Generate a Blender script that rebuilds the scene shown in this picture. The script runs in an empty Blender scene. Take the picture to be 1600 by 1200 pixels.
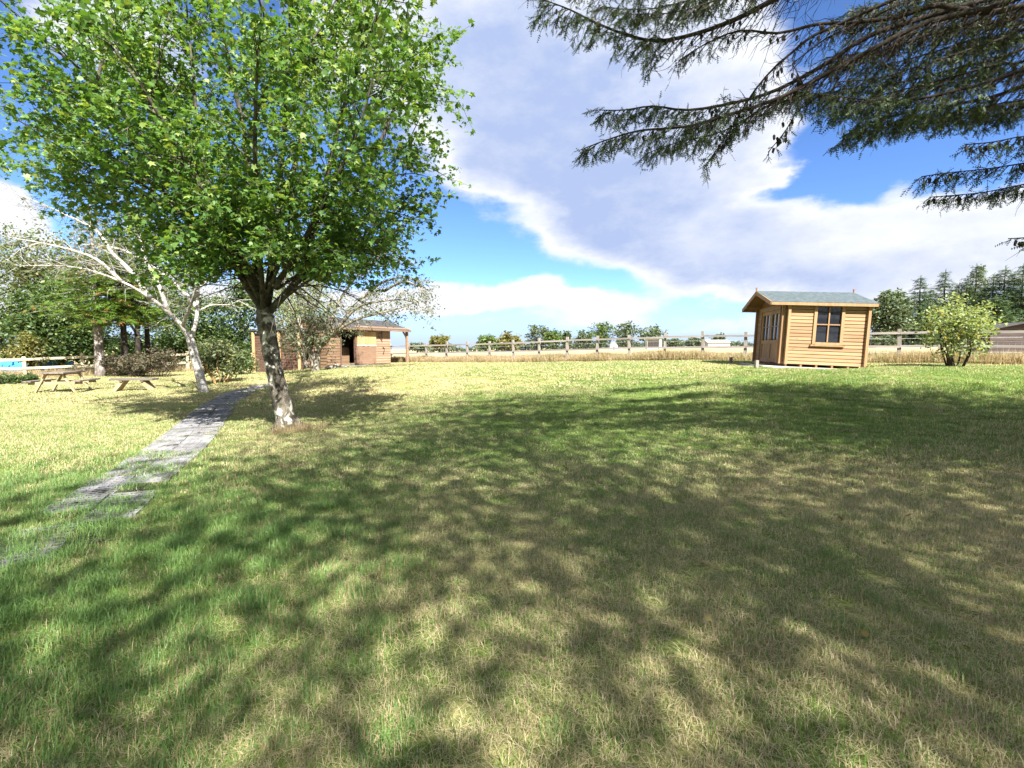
import bpy, math, random
import numpy as np
from mathutils import Vector, Matrix

R = math.radians
rng = np.random.default_rng(11)
random.seed(11)
scene = bpy.context.scene
COL = scene.collection

# ------------------------------------------------------------------ camera
EYE = 1.65
FPX = 760.0                      # focal length in pixels of the 1600 px wide photograph
PITCH = math.atan(55 / FPX)
cam_d = bpy.data.cameras.new('camera')
cam = bpy.data.objects.new('camera', cam_d)
COL.objects.link(cam)
cam_d.sensor_width = 36
cam_d.lens = 36 * FPX / 1600
cam_d.clip_start = 0.05
cam_d.clip_end = 9000
cam.location = (0, 0, EYE)
cam.rotation_euler = (math.pi / 2 - PITCH, 0, 0)
scene.camera = cam

# ------------------------------------------------------------------ light
SUN_AZ, SUN_EL = R(154), R(47)     # azimuth clockwise from +y (view direction); the sun stands behind and to the right
sun_dir = Vector((math.sin(SUN_AZ) * math.cos(SUN_EL), math.cos(SUN_AZ) * math.cos(SUN_EL), math.sin(SUN_EL)))
sd = bpy.data.lights.new('sun', 'SUN')
sd.energy = 3.3
sd.angle = R(0.53)
sd.color = (1.0, 0.96, 0.90)
sun = bpy.data.objects.new('sun', sd)
COL.objects.link(sun)
sun.rotation_euler = sun_dir.to_track_quat('Z', 'Y').to_euler()
scene.view_settings.view_transform = 'Standard'
scene.view_settings.look = 'None'
scene.view_settings.gamma = 1
scene.view_settings.use_curve_mapping = False
scene.view_settings.exposure = 2.7


# ------------------------------------------------------------------ node helpers
class NT:
    def __init__(self, tree):
        self.t = tree

    def n(self, kind, **kw):
        nd = self.t.nodes.new(kind)
        for k, v in kw.items():
            setattr(nd, k, v)
        return nd

    def put(self, sock, v):
        if isinstance(v, bpy.types.NodeSocket):
            self.t.links.new(v, sock)
        elif v is not None:
            if sock.type == 'RGBA' and not hasattr(v, '__len__'):
                v = (v, v, v, 1)
            elif sock.type == 'RGBA' and len(v) == 3:
                v = (*v, 1)
            elif sock.type == 'VECTOR' and not hasattr(v, '__len__'):
                v = (v, v, v)
            sock.default_value = v

    def m(self, op, a, b=None, c=None, clamp=False):
        nd = self.n('ShaderNodeMath', operation=op)
        nd.use_clamp = clamp
        self.put(nd.inputs[0], a)
        self.put(nd.inputs[1], b)
        self.put(nd.inputs[2], c)
        return nd.outputs[0]

    def ss(self, v, lo, hi, a=0.0, b=1.0):
        nd = self.n('ShaderNodeMapRange', interpolation_type='SMOOTHSTEP')
        self.put(nd.inputs['Value'], v)
        self.put(nd.inputs['From Min'], lo)
        self.put(nd.inputs['From Max'], hi)
        self.put(nd.inputs['To Min'], a)
        self.put(nd.inputs['To Max'], b)
        return nd.outputs[0]

    def mix(self, f, a, b, kind='MIX'):
        nd = self.n('ShaderNodeMix', data_type='RGBA', blend_type=kind)
        self.put(nd.inputs[0], f)
        self.put(nd.inputs[6], a)
        self.put(nd.inputs[7], b)
        return nd.outputs[2]

    def noise(self, vec, scale, detail=4, rough=0.55, dist=0.0):
        nd = self.n('ShaderNodeTexNoise')
        if vec is not None:
            self.put(nd.inputs['Vector'], vec)
        self.put(nd.inputs['Scale'], scale)
        self.put(nd.inputs['Detail'], detail)
        self.put(nd.inputs['Roughness'], rough)
        self.put(nd.inputs['Distortion'], dist)
        return nd.outputs[0]

    def vmul(self, v, s):
        nd = self.n('ShaderNodeVectorMath', operation='MULTIPLY')
        self.put(nd.inputs[0], v)
        self.put(nd.inputs[1], s)
        return nd.outputs[0]

    def vadd(self, v, s):
        nd = self.n('ShaderNodeVectorMath', operation='ADD')
        self.put(nd.inputs[0], v)
        self.put(nd.inputs[1], s)
        return nd.outputs[0]

    def attr(self, name):
        nd = self.n('ShaderNodeAttribute', attribute_name=name)
        return nd.outputs['Fac']

    def pos(self):
        return self.n('ShaderNodeNewGeometry').outputs['Position']

    def objc(self):
        return self.n('ShaderNodeTexCoord').outputs['Object']

    def sep(self, v):
        nd = self.n('ShaderNodeSeparateXYZ')
        self.put(nd.inputs[0], v)
        return nd.outputs[0], nd.outputs[1], nd.outputs[2]

    def rnd(self):
        return self.n('ShaderNodeObjectInfo').outputs['Random']

    def bump(self, h, strength=0.4, dist=0.02):
        nd = self.n('ShaderNodeBump')
        self.put(nd.inputs['Height'], h)
        nd.inputs['Strength'].default_value = strength
        nd.inputs['Distance'].default_value = dist
        return nd.outputs[0]


def new_mat(name):
    m = bpy.data.materials.new(name)
    m.use_nodes = True
    m.node_tree.nodes.clear()
    w = NT(m.node_tree)
    out = w.n('ShaderNodeOutputMaterial')
    return m, w, out


def princ(w, out, col, rough=0.8, normal=None, spec=0.3, metallic=0.0):
    p = w.n('ShaderNodeBsdfPrincipled')
    w.put(p.inputs['Base Color'], col)
    w.put(p.inputs['Roughness'], rough)
    p.inputs['Specular IOR Level'].default_value = spec
    p.inputs['Metallic'].default_value = metallic
    if normal is not None:
        w.put(p.inputs['Normal'], normal)
    w.t.links.new(p.outputs[0], out.inputs['Surface'])
    return p


# ------------------------------------------------------------------ sky with clouds
world = bpy.data.worlds.new('World')
scene.world = world
world.use_nodes = True
world.node_tree.nodes.clear()
w = NT(world.node_tree)
wout = w.n('ShaderNodeOutputWorld')
bg = w.n('ShaderNodeBackground')
sky = w.n('ShaderNodeTexSky', sky_type='NISHITA')
sky.sun_disc = False
sky.sun_elevation = SUN_EL
sky.sun_rotation = SUN_AZ
sky.altitude = 100
sky.air_density = 0.55
sky.dust_density = 0.0
sky.ozone_density = 4.0
SKY_STRENGTH = 0.05
gen = w.n('ShaderNodeTexCoord').outputs['Generated']
sx, sy, sz = w.sep(gen)
az = w.m('ARCTAN2', sx, sy)
el = w.m('ARCSINE', w.m('MINIMUM', w.m('MAXIMUM', sz, -1), 1))


def azel(px, py):
    a = (px - 800) / FPX
    b = (600 - py) / FPX
    d = Vector((a, math.cos(PITCH) + b * math.sin(PITCH), -math.sin(PITCH) + b * math.cos(PITCH))).normalized()
    return math.atan2(d.x, d.y), math.asin(d.z)


vec_c = w.vmul(gen, (1, 1, 1.9))
wob1 = w.noise(vec_c, 2.6, 7, 0.55)
wob2 = w.noise(w.vadd(vec_c, (7.3, 2.1, 4.4)), 2.6, 7, 0.55)
azw = w.m('ADD', az, w.m('MULTIPLY', w.m('SUBTRACT', wob1, 0.5), 0.30))
elw = w.m('ADD', el, w.m('MULTIPLY', w.m('SUBTRACT', wob2, 0.5), 0.22))
# cloud banks as they stood in the sky: centre, half widths (pixels of the photograph -> angles), weight, greyness
BANKS = [
    (930, 80, 250, 230, 1.2, 1.0), (960, 270, 200, 105, 1.2, 1.0), (760, 150, 120, 160, 1.1, 0.9), (990, 370, 130, 60, 1.1, 1.0),
    (1110, 260, 80, 100, 1.0, 0.3), (1150, 110, 70, 130, 0.9, 0.15), (1180, 298, 40, 18, 0.8, 0.1),
    (1330, 375, 300, 52, 1.2, 0.3), (1600, 350, 160, 48, 1.2, 0.15), (1400, 440, 420, 36, 1.1, 0.85), (1130, 420, 130, 45, 1.0, 1.0),
    (770, 452, 105, 28, 1.2, 0.0), (900, 480, 130, 26, 1.1, 0.2), (690, 470, 110, 26, 1.1, 0.1), (1000, 515, 400, 18, .6, .5),
    (10, 320, 70, 40, 1.2, 0.0), (30, 420, 130, 50, 1.0, 0.1), (580, 60, 120, 190, 0.9, 0.7), (420, 470, 200, 40, .9, .2),
    (230, 60, 150, 110, 0.95, 0.3), (1440, 20, 60, 30, 0.5, 0.0), (1370, 300, 22, 7, .5, 0),
]
dens = None
grey_sum = None
for (px, py, rx, ry, wt, gr) in BANKS:
    a0, e0 = azel(px, py)
    a1, _ = azel(px + rx, py)
    ax0, _ = azel(px - rx, py)
    _, e1 = azel(px, py - ry)
    _, e2 = azel(px, py + ry)
    ra, re = max((a1 - ax0) / 2, 0.03), max((e1 - e2) / 2, 0.02)
    dx = w.m('DIVIDE', w.m('SUBTRACT', azw, a0), ra)
    dy = w.m('DIVIDE', w.m('SUBTRACT', elw, e0), re)
    r2 = w.m('ADD', w.m('MULTIPLY', dx, dx), w.m('MULTIPLY', dy, dy))
    g = w.m('MULTIPLY', w.m('EXPONENT', w.m('MULTIPLY', w.m('POWER', r2, 1.4), -0.95)), wt)
    dens = g if dens is None else w.m('ADD', dens, g)
    gg = w.m('MULTIPLY', g, gr)
    grey_sum = gg if grey_sum is None else w.m('ADD', grey_sum, gg)
# unseen rest of the sky: cloud made broader and whiter for more ambient light
rest = w.noise(w.vmul(gen, (1, 1, 1.8)), 1.7, 3, 0.5)
front = w.ss(w.m('ABSOLUTE', az), 0.85, 1.25)
high = w.ss(el, 0.75, 0.95)
outside = w.m('MAXIMUM', front, high)
dens = w.m('ADD', dens, w.m('MULTIPLY', w.m('MULTIPLY', w.ss(rest, 0.34, 0.52), 1.2), outside))
grey_sum = w.m('ADD', grey_sum, w.m('MULTIPLY', w.ss(rest, 0.50, 0.75), outside))
fine = w.noise(w.vmul(gen, (1, 1, 2.6)), 5.5, 10, 0.62)
dn = w.m('ADD', dens, w.m('MULTIPLY', w.m('SUBTRACT', fine, 0.5), 1.35))
alpha = w.ss(dn, 0.36, 0.95)
# thin milky veil low over the horizon
veil = w.ss(el, 0.0, 0.15, 0.97, 0.0)
alpha2 = alpha
greyf = w.m('MULTIPLY', w.m('DIVIDE', grey_sum, w.m('MAXIMUM', dens, 0.05)), w.ss(dn, 0.60, 1.75))
greyf = w.m('ADD', greyf, w.m('MULTIPLY', w.m('SUBTRACT', w.noise(w.vadd(vec_c, (3.1, 0.2, 0.13)), 7.5, 9, 0.62), 0.52), 1.25), clamp=True)
CLOUD = 1.0
ccol = w.mix(greyf, (0.165 * CLOUD, 0.168 * CLOUD, 0.176 * CLOUD), (0.076 * CLOUD, 0.094 * CLOUD, 0.142 * CLOUD))
skc = w.n('ShaderNodeVectorMath', operation='MULTIPLY')
w.put(skc.inputs[0], sky.outputs[0])
skc.inputs[1].default_value = (SKY_STRENGTH,) * 3
hs = w.n('ShaderNodeHueSaturation')
hs.inputs['Saturation'].default_value = 1.05
w.put(hs.inputs['Color'], skc.outputs[0])
final = w.mix(alpha2, w.mix(veil, w.mix(1.0, hs.outputs[0], (0.84, 0.90, 1.0), 'MULTIPLY'), (0.098, 0.122, 0.170)), ccol)
w.put(bg.inputs['Color'], final)
bg.inputs['Strength'].default_value = 1.0
w.t.links.new(bg.outputs[0], wout.inputs['Surface'])


# ------------------------------------------------------------------ terrain
def sst(t):
    t = np.clip(t, 0, 1)
    return t * t * (3 - 2 * t)


def terrain(x, y):
    x = np.asarray(x, float)
    y = np.asarray(y, float)
    g = y + 0.55 * x
    amp = np.interp(x, [-30, -14, -8, 0, 8, 40], [0.25, 0.33, 0.7, 0.88, 1.12, 1.12])
    z = sst((g - 8) / 13.0) * amp
    z = z - 0.14 * sst((2.6 - np.hypot(x - 9.9, (y - 16.6) * .9)) / .9)
    z = z + 0.018 * np.maximum(0, x - 8) * sst((y - 18) / 42)
    z = z + 0.022 * np.sin(x * 1.3 + 0.7 * np.sin(y * 0.6)) * np.sin(y * 1.1 + 0.4) * np.clip(1.3 - np.hypot(x, y) / 60, 0, 1)
    return z


def tz(x, y):
    return float(terrain(x, y))


def ray(px, py):
    a = (px - 800) / FPX
    b = (600 - py) / FPX
    dy = math.cos(PITCH) + b * math.sin(PITCH)
    dz = -math.sin(PITCH) + b * math.cos(PITCH)
    return a / dy, dz / dy


def P(px, py, d):
    a, b = ray(px, py)
    return Vector((a * d, d, EYE + b * d))


def G(px, py):
    a, b = ray(px, py)
    d = 1.2
    while d < 400:
        if EYE + b * d < tz(a * d, d):
            return Vector((a * d, d, tz(a * d, d)))
        d += 0.02 if d < 40 else 0.2
    return Vector((a * d, d, tz(a * d, d)))


def at_depth(px, d):
    a, _ = ray(px, 545)
    return Vector((a * d, d, tz(a * d, d)))


# ------------------------------------------------------------------ mesh helpers
class MB:
    def __init__(self):
        self.v = []
        self.f = []

    def box(self, c, s, m=None, taper=0.0):
        x, y, z = s[0] / 2, s[1] / 2, s[2] / 2
        t = 1 - taper
        pts = [(-x, -y, -z), (x, -y, -z), (x, y, -z), (-x, y, -z), (-x * t, -y * t, z), (x * t, -y * t, z), (x * t, y * t, z), (-x * t, y * t, z)]
        k = len(self.v)
        for p in pts:
            p = Vector(p)
            if m is not None:
                p = m @ p
            self.v.append(tuple(p + Vector(c)))
        self.f += [(k, k + 3, k + 2, k + 1), (k + 4, k + 5, k + 6, k + 7), (k, k + 1, k + 5, k + 4), (k + 1, k + 2, k + 6, k + 5), (k + 2, k + 3, k + 7, k + 6), (k + 3, k, k + 4, k + 7)]
        return self

    def bar(self, a, b, wd, ht, up=(0, 0, 1)):
        a, b = Vector(a), Vector(b)
        d = (b - a)
        L = d.length
        d.normalize()
        up = Vector(up)
        s = d.cross(up)
        if s.length < 1e-4:
            s = d.cross(Vector((1, 0, 0)))
        s.normalize()
        u = s.cross(d)
        m = Matrix((d, s, u)).transposed()
        return self.box((a + b) / 2, (L, wd, ht), m)

    def tube(self, pts, rad, n=6, cap=True):
        pts = [Vector(p) for p in pts]
        k0 = len(self.v)
        ref = Vector((0.31, 0.95, 0.1))
        for i, p in enumerate(pts):
            d = (pts[min(i + 1, len(pts) - 1)] - pts[max(i - 1, 0)])
            if d.length < 1e-6:
                d = Vector((0, 0, 1))
            d.normalize()
            s = d.cross(ref)
            if s.length < 0.05:
                s = d.cross(Vector((1, 0, 0)))
            s.normalize()
            u = d.cross(s)
            r = rad[i] if hasattr(rad, '__len__') else rad
            for j in range(n):
                a = 2 * math.pi * j / n
                self.v.append(tuple(p + (s * math.cos(a) + u * math.sin(a)) * r))
        for i in range(len(pts) - 1):
            for j in range(n):
                a = k0 + i * n + j
                b = k0 + i * n + (j + 1) % n
                self.f.append((a, b, b + n, a + n))
        if cap:
            self.f.append(tuple(k0 + (len(pts) - 1) * n + j for j in range(n)))
            self.f.append(tuple(k0 + n - 1 - j for j in range(n)))
        return self

    def poly(self, pts):
        k = len(self.v)
        self.v += [tuple(p) for p in pts]
        self.f.append(tuple(range(k, k + len(pts))))
        return self

    def prism(self, pts2, y0, y1, f=lambda x, y, z: (x, y, z)):
        # pts2 in (x, z); extruded along y
        n = len(pts2)
        k = len(self.v)
        self.v += [f(p[0], y0, p[1]) for p in pts2] + [f(p[0], y1, p[1]) for p in pts2]
        self.f.append(tuple(range(k, k + n)))
        self.f.append(tuple(range(k + 2 * n - 1, k + n - 1, -1)))
        for i in range(n):
            j = (i + 1) % n
            self.f.append((k + i, k + n + i, k + n + j, k + j))
        return self

    def mesh(self, name, mat, smooth=False):
        me = bpy.data.meshes.new(name)
        me.from_pydata(self.v, [], self.f)
        if mat:
            me.materials.append(mat)
        if smooth:
            me.polygons.foreach_set('use_smooth', [True] * len(me.polygons))
        me.update()
        return me

    def build(self, name, mat, parent=None, smooth=False, loc=None):
        return link(name, self.mesh(name, mat, smooth), parent, loc)


def link(name, me, parent=None, loc=None):
    o = bpy.data.objects.new(name, me)
    COL.objects.link(o)
    if parent is not None:
        o.parent = parent
    if loc is not None:
        o.location = loc
    return o


def tag(o, label=None, cat=None, group=None, kind=None):
    if label:
        o['label'] = label
    if cat:
        o['category'] = cat
    if group:
        o['group'] = group
    if kind:
        o['kind'] = kind
    return o


def thing(name, label, cat, loc=(0, 0, 0), rot=(0, 0, 0), group=None):
    o = link(name, None)
    o.location = loc
    o.rotation_euler = rot
    return tag(o, label, cat, group)


def raw_mesh(name, V, F, mat, rnd=None, smooth=False):
    """V (n,3) array; F (m,k) array of equal faces; rnd: per-vertex float"""
    me = bpy.data.meshes.new(name)
    n, m, k = len(V), len(F), F.shape[1]
    me.vertices.add(n)
    me.vertices.foreach_set('co', np.ascontiguousarray(V, np.float32).ravel())
    me.loops.add(m * k)
    me.loops.foreach_set('vertex_index', np.ascontiguousarray(F, np.int32).ravel())
    me.polygons.add(m)
    me.polygons.foreach_set('loop_start', np.arange(0, m * k, k, dtype=np.int32))
    me.polygons.foreach_set('loop_total', np.full(m, k, np.int32))
    if rnd is not None:
        a = me.attributes.new('rnd', 'FLOAT', 'POINT')
        a.data.foreach_set('value', np.ascontiguousarray(rnd, np.float32))
    if mat:
        me.materials.append(mat)
    me.update(calc_edges=True)
    me.validate()
    return me


def norm(a):
    return a / np.maximum(np.linalg.norm(a, axis=1, keepdims=True), 1e-9)


MAPLE = np.array([(0, 0, 0), (.36, .08, -.03), (.28, .32, .0), (.56, .55, -.08), (.2, .58, .02), (0, 1.0, -.10), (-.2, .58, .02), (-.56, .55, -.08), (-.28, .32, .0), (-.36, .08, -.03)])
MAPLE_F = np.array([(0, 1, 2, 8), (2, 3, 4, 4), (4, 5, 6, 6), (6, 7, 8, 8), (2, 4, 6, 8), (0, 8, 9, 9)])
OVAL = np.array([(0, 0, 0), (.26, .45, .05), (0, 1, -.05), (-.26, .45, .05)])
OVAL_F = np.array([(0, 1, 2), (0, 2, 3)])
SLIM = np.array([(0, 0, 0), (.13, .4, .03), (0, 1, -.04), (-.13, .4, .03)])
# a spray of needles on a short spine
_v = [(0, 0, 0)]
_f = []
for _i in range(4):
    _y = 0.08 + 0.21 * _i
    _l = 0.26 * (1 - 0.45 * _i / 3)
    for _s in (-1, 1):
        _k = len(_v)
        _v += [(0, _y, 0), (0, _y + 0.13, 0), (_s * _l, _y + 0.16, -0.05)]
        _f.append((_k, _k + 1, _k + 2))
_k = len(_v)
_v += [(-.03, 0, 0), (.03, 0, 0), (0, 1.0, -.03)]
_f.append((_k, _k + 1, _k + 2))
SPRAY, SPRAY_F = np.array(_v), np.array(_f)


def frames(n, fwd, nrm):
    f = norm(fwd)
    z = nrm - f * np.sum(nrm * f, axis=1, keepdims=True)
    z = norm(z)
    x = np.cross(f, z)
    return np.stack([x, f, z], axis=2)          # columns


def leaf_arrays(pos, size, fwd, nrm, tv, tf, jitter=None):
    n = len(pos)
    M = frames(n, fwd, nrm)
    V = np.einsum('nij,kj->nki', M, tv) * np.asarray(size).reshape(-1, 1, 1) + pos[:, None, :]
    k = len(tv)
    F = tf[None] + (np.arange(n) * k)[:, None, None]
    return V.reshape(-1, 3), F.reshape(-1, tf.shape[1])


def leaves(name, pos, size, mat, parent, tv=OVAL, tf=OVAL_F, up=1.0, rand=0.8, droop=0.3, r=None, fwd=None):
    r = r or rng
    n = len(pos)
    nrm = r.normal(size=(n, 3)) * rand + np.array([0, 0, up])
    if fwd is None:
        fwd = r.normal(size=(n, 3)) * np.array([1, 1, .5]) + np.array([0, 0, -droop])
    sz = size * r.uniform(0.55, 1.35, n)
    if tf.shape[1] == 4:
        V, F = leaf_arrays(pos, sz, fwd, nrm, tv, tf)
        me = bpy.data.meshes.new(name)
        faces = [tuple(q) if q[2] != q[3] else tuple(q[:3]) for q in F.tolist()]
        me.from_pydata(V.tolist(), [], faces)
        a = me.attributes.new('rnd', 'FLOAT', 'POINT')
        a.data.foreach_set('value', np.repeat(r.random(n), len(tv)).astype(np.float32))
        me.materials.append(mat)
    else:
        V, F = leaf_arrays(pos, sz, fwd, nrm, tv, tf)
        me = raw_mesh(name, V, F, mat, np.repeat(r.random(n), len(tv)))
    return link(name, me, parent)


# ------------------------------------------------------------------ materials
def leaf_mat(name, c1, c2, c3=None, trans=0.35, amount3=0.12, rough=0.5, tcol=None):
    m, w, out = new_mat(name)
    a = w.attr('rnd')
    n = w.noise(w.pos(), 1.3, 2)
    f = w.m('ADD', w.m('MULTIPLY', a, 0.7), w.m('MULTIPLY', w.m('SUBTRACT', n, 0.35), 0.9), clamp=True)
    c = w.mix(f, c1, c2)
    if c3:
        c = w.mix(w.m('GREATER_THAN', a, 1 - amount3), c, c3)
    d = w.n('ShaderNodeBsdfPrincipled')
    w.put(d.inputs['Base Color'], c)
    d.inputs['Roughness'].default_value = rough
    d.inputs['Specular IOR Level'].default_value = 0.35
    t = w.n('ShaderNodeBsdfTranslucent')
    tc = w.mix(1.0, c, tcol or (1.5, 1.45, 0.6), 'MULTIPLY')
    w.put(t.inputs['Color'], tc)
    mx = w.n('ShaderNodeMixShader')
    mx.inputs[0].default_value = trans
    w.t.links.new(d.outputs[0], mx.inputs[1])
    w.t.links.new(t.outputs[0], mx.inputs[2])
    w.t.links.new(mx.outputs[0], out.inputs['Surface'])
    return m


def bark_mat(name, dark, light, patch=None, scale=6, stretch=0.35, pamt=0.55, bump=0.6):
    m, w, out = new_mat(name)
    p = w.vmul(w.pos(), (1, 1, stretch))
    n = w.noise(p, scale, 7, 0.65)
    n2 = w.noise(w.pos(), scale * 0.55, 5, 0.6, 0.6)
    c = w.mix(w.ss(n, 0.35, 0.68), dark, light)
    if patch:
        c = w.mix(w.ss(n2, pamt, pamt + 0.10), c, patch)
    princ(w, out, c, 0.9, w.bump(w.m('ADD', n, w.m('MULTIPLY', n2, 0.5)), bump, 0.02), 0.15)
    return m


def wood_mat(name, c1, c2, c3=None, axis='x', rough=0.75, scale=3.0, knots=True, dirt=0.0):
    m, w, out = new_mat(name)
    o = w.objc()
    r = w.rnd()
    st = {'x': (0.25, 4, 6), 'y': (4, 0.25, 6), 'z': (5, 5, 0.25)}[axis]
    off = w.n('ShaderNodeCombineXYZ')
    w.put(off.inputs[0], w.m('MULTIPLY', r, 37.0))
    w.put(off.inputs[1], w.m('MULTIPLY', r, 11.0))
    v = w.vadd(o, off.outputs[0])
    n = w.noise(w.vmul(v, st), scale, 6, 0.6, 0.3)
    c = w.mix(w.ss(n, 0.3, 0.7), c1, c2)
    if knots:
        k = w.n('ShaderNodeTexVoronoi')
        w.put(k.inputs['Vector'], w.vmul(v, {'x': (1.6, 5, 5), 'y': (5, 1.6, 5), 'z': (5, 5, 1.6)}[axis]))
        k.inputs['Scale'].default_value = 1.4
        c = w.mix(w.ss(k.outputs['Distance'], 0.05, 0.16, 0.75, 0.0), c, c3 or [x * 0.45 for x in c1])
    tint = w.m('ADD', 0.86, w.m('MULTIPLY', r, 0.28))
    tc = w.n('ShaderNodeCombineXYZ')
    for i in range(3):
        w.put(tc.inputs[i], tint)
    c = w.mix(1.0, c, tc.outputs[0], 'MULTIPLY')
    if dirt:
        d = w.noise(w.pos(), 2.2, 5, 0.6)
        c = w.mix(w.ss(d, 0.5, 0.75, 0, dirt), c, (0.09, 0.085, 0.06))
    princ(w, out, c, rough, w.bump(n, 0.25, 0.01), 0.25)
    return m


def plain_mat(name, col, rough=0.6, var=0.2, scale=5, spec=0.3, metallic=0.0):
    m, w, out = new_mat(name)
    n = w.noise(w.pos(), scale, 5, 0.6)
    c = w.mix(w.ss(n, 0.3, 0.75), [x * (1 - var) for x in col], [min(1, x * (1 + var)) for x in col])
    princ(w, out, c, rough, w.bump(n, 0.15, 0.01), spec, metallic)
    return m


M = {}
M['maple_leaf'] = leaf_mat('maple_leaf', (0.05, 0.115, 0.024), (0.12, 0.215, 0.05), (0.20, 0.27, 0.07), 0.42, 0.16, 0.46)
M['maple_bark'] = bark_mat('maple_bark', (0.04, 0.034, 0.026), (0.17, 0.15, 0.115), (0.45, 0.43, 0.36), 9, 0.7, 0.51, 0.9)
M['limb_bark'] = bark_mat('limb_bark', (0.03, 0.026, 0.02), (0.10, 0.09, 0.065), (0.09, 0.11, 0.04), 8, 0.4, 0.62)
M['pale_bark'] = bark_mat('pale_bark', (0.20, 0.18, 0.155), (0.46, 0.44, 0.41), (0.10, 0.085, 0.065), 7, 2.2, 0.60)
M['pale_twig'] = bark_mat('pale_twig', (0.20, 0.18, 0.16), (0.38, 0.355, 0.325), None, 12, 1.0)
M['conifer_bark'] = bark_mat('conifer_bark', (0.10, 0.085, 0.07), (0.34, 0.30, 0.27), None, 6, 0.5)
M['dark_bark'] = bark_mat('dark_bark', (0.014, 0.011, 0.009), (0.05, 0.040, 0.031), None, 9, 0.4)
M['moss_bark'] = bark_mat('moss_bark', (0.07, 0.06, 0.045), (0.30, 0.27, 0.22), (0.16, 0.16, 0.06), 7, 0.5, 0.6)
M['cedar'] = leaf_mat('cedar_needles', (0.030, 0.055, 0.020), (0.062, 0.092, 0.030), (0.10, 0.14, 0.045), 0.22, 0.12)
M['dead_twig'] = bark_mat('dead_twig', (0.022, 0.017, 0.014), (0.06, 0.046, 0.036), None, 12, 1)
M['spruce_lime'] = leaf_mat('spruce_lime', (0.05, 0.10, 0.014), (0.12, 0.19, 0.025), (0.20, 0.12, 0.04), 0.3, 0.06)
M['spruce_dark'] = leaf_mat('spruce_dark', (0.028, 0.058, 0.022), (0.075, 0.12, 0.042), (0.11, 0.145, 0.06), 0.2, 0.08)
M['dark_leaf'] = leaf_mat('dark_leaf', (0.030, 0.062, 0.018), (0.085, 0.135, 0.040), (0.16, 0.19, 0.06), 0.3, 0.10)
M['mid_leaf'] = leaf_mat('mid_leaf', (0.050, 0.095, 0.022), (0.12, 0.17, 0.045), (0.18, 0.20, 0.06), 0.35, 0.1)
M['pale_leaf'] = leaf_mat('pale_leaf', (0.07, 0.10, 0.042), (0.155, 0.185, 0.09), (0.22, 0.20, 0.08), 0.35, 0.12)
M['silver_leaf'] = leaf_mat('silver_leaf', (0.060, 0.080, 0.038), (0.145, 0.17, 0.095), (0.13, 0.10, 0.045), 0.3, 0.06)
M['lemon_leaf'] = leaf_mat('lemon_leaf', (0.15, 0.20, 0.08), (0.27, 0.32, 0.15), (0.33, 0.27, 0.08), 0.4, 0.08)
M['gold_leaf'] = leaf_mat('gold_leaf', (0.10, 0.115, 0.03), (0.19, 0.185, 0.055), (0.18, 0.14, 0.05), 0.35, 0.15)
M['rust_leaf'] = leaf_mat('rust_leaf', (0.20, 0.12, 0.05), (0.20, 0.19, 0.07), (0.28, 0.10, 0.04), 0.35, 0.3)
M['far_leaf'] = leaf_mat('far_leaf', (0.055, 0.085, 0.045), (0.11, 0.145, 0.075), (0.16, 0.17, 0.08), 0.25, 0.1)
M['bramble'] = leaf_mat('bramble', (0.04, 0.046, 0.024), (0.09, 0.075, 0.045), (0.14, 0.09, 0.055), 0.2, 0.15)
M['cabin_plank'] = wood_mat('cabin_plank', (0.255, 0.15, 0.078), (0.355, 0.225, 0.125), (0.15, 0.075, 0.035))
M['cabin_trim'] = wood_mat('cabin_trim', (0.24, 0.14, 0.07), (0.32, 0.195, 0.10), None, 'z', knots=False)
M['cabin_dark'] = wood_mat('cabin_dark', (0.15, 0.075, 0.035), (0.22, 0.115, 0.055), None, 'z', knots=False)
M['stable_board'] = wood_mat('stable_board', (0.115, 0.073, 0.042), (0.20, 0.13, 0.078), None, 'x')
M['stable_light'] = wood_mat('stable_light', (0.22, 0.14, 0.088), (0.31, 0.205, 0.135), None, 'x')
M['stable_post'] = wood_mat('stable_post', (0.32, 0.205, 0.09), (0.42, 0.28, 0.14), None, 'z')
M['red_board'] = wood_mat('red_board', (0.075, 0.042, 0.030), (0.135, 0.078, 0.054), None, 'y')
M['osb'] = wood_mat('osb', (0.15, 0.09, 0.055), (0.24, 0.155, 0.10), (0.1, 0.06, 0.035), 'x', scale=9)
M['rail_grey'] = wood_mat('rail_grey', (0.19, 0.17, 0.15), (0.31, 0.285, 0.26), None, 'x', 0.85)
M['post_grey'] = wood_mat('post_grey', (0.19, 0.17, 0.145), (0.30, 0.275, 0.245), None, 'z', 0.85)
M['rail_straw'] = wood_mat('rail_straw', (0.32, 0.275, 0.18), (0.44, 0.39, 0.275), None, 'x', 0.85)
M['table_grey'] = wood_mat('table_grey', (0.095, 0.08, 0.066), (0.18, 0.155, 0.125), None, 'x', 0.85)
M['table_tan'] = wood_mat('table_tan', (0.25, 0.195, 0.11), (0.36, 0.295, 0.18), None, 'z', 0.85)
M['shed_board'] = wood_mat('shed_board', (0.042, 0.033, 0.03), (0.08, 0.062, 0.055), None, 'x', 0.85)
M['felt'] = plain_mat('roof_felt', (0.06, 0.078, 0.084), 0.9, 0.3, 9, 0.2)
M['dark_roof'] = plain_mat('dark_roof', (0.05, 0.048, 0.048), 0.85, 0.3, 4, 0.2)
M['concrete'] = plain_mat('concrete', (0.42, 0.39, 0.35), 0.9, 0.2, 6, 0.2)
m, w, out = new_mat('paver_concrete')
n = w.noise(w.pos(), 6, 5, 0.65)
n2 = w.noise(w.pos(), 1.6, 4, 0.6)
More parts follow.
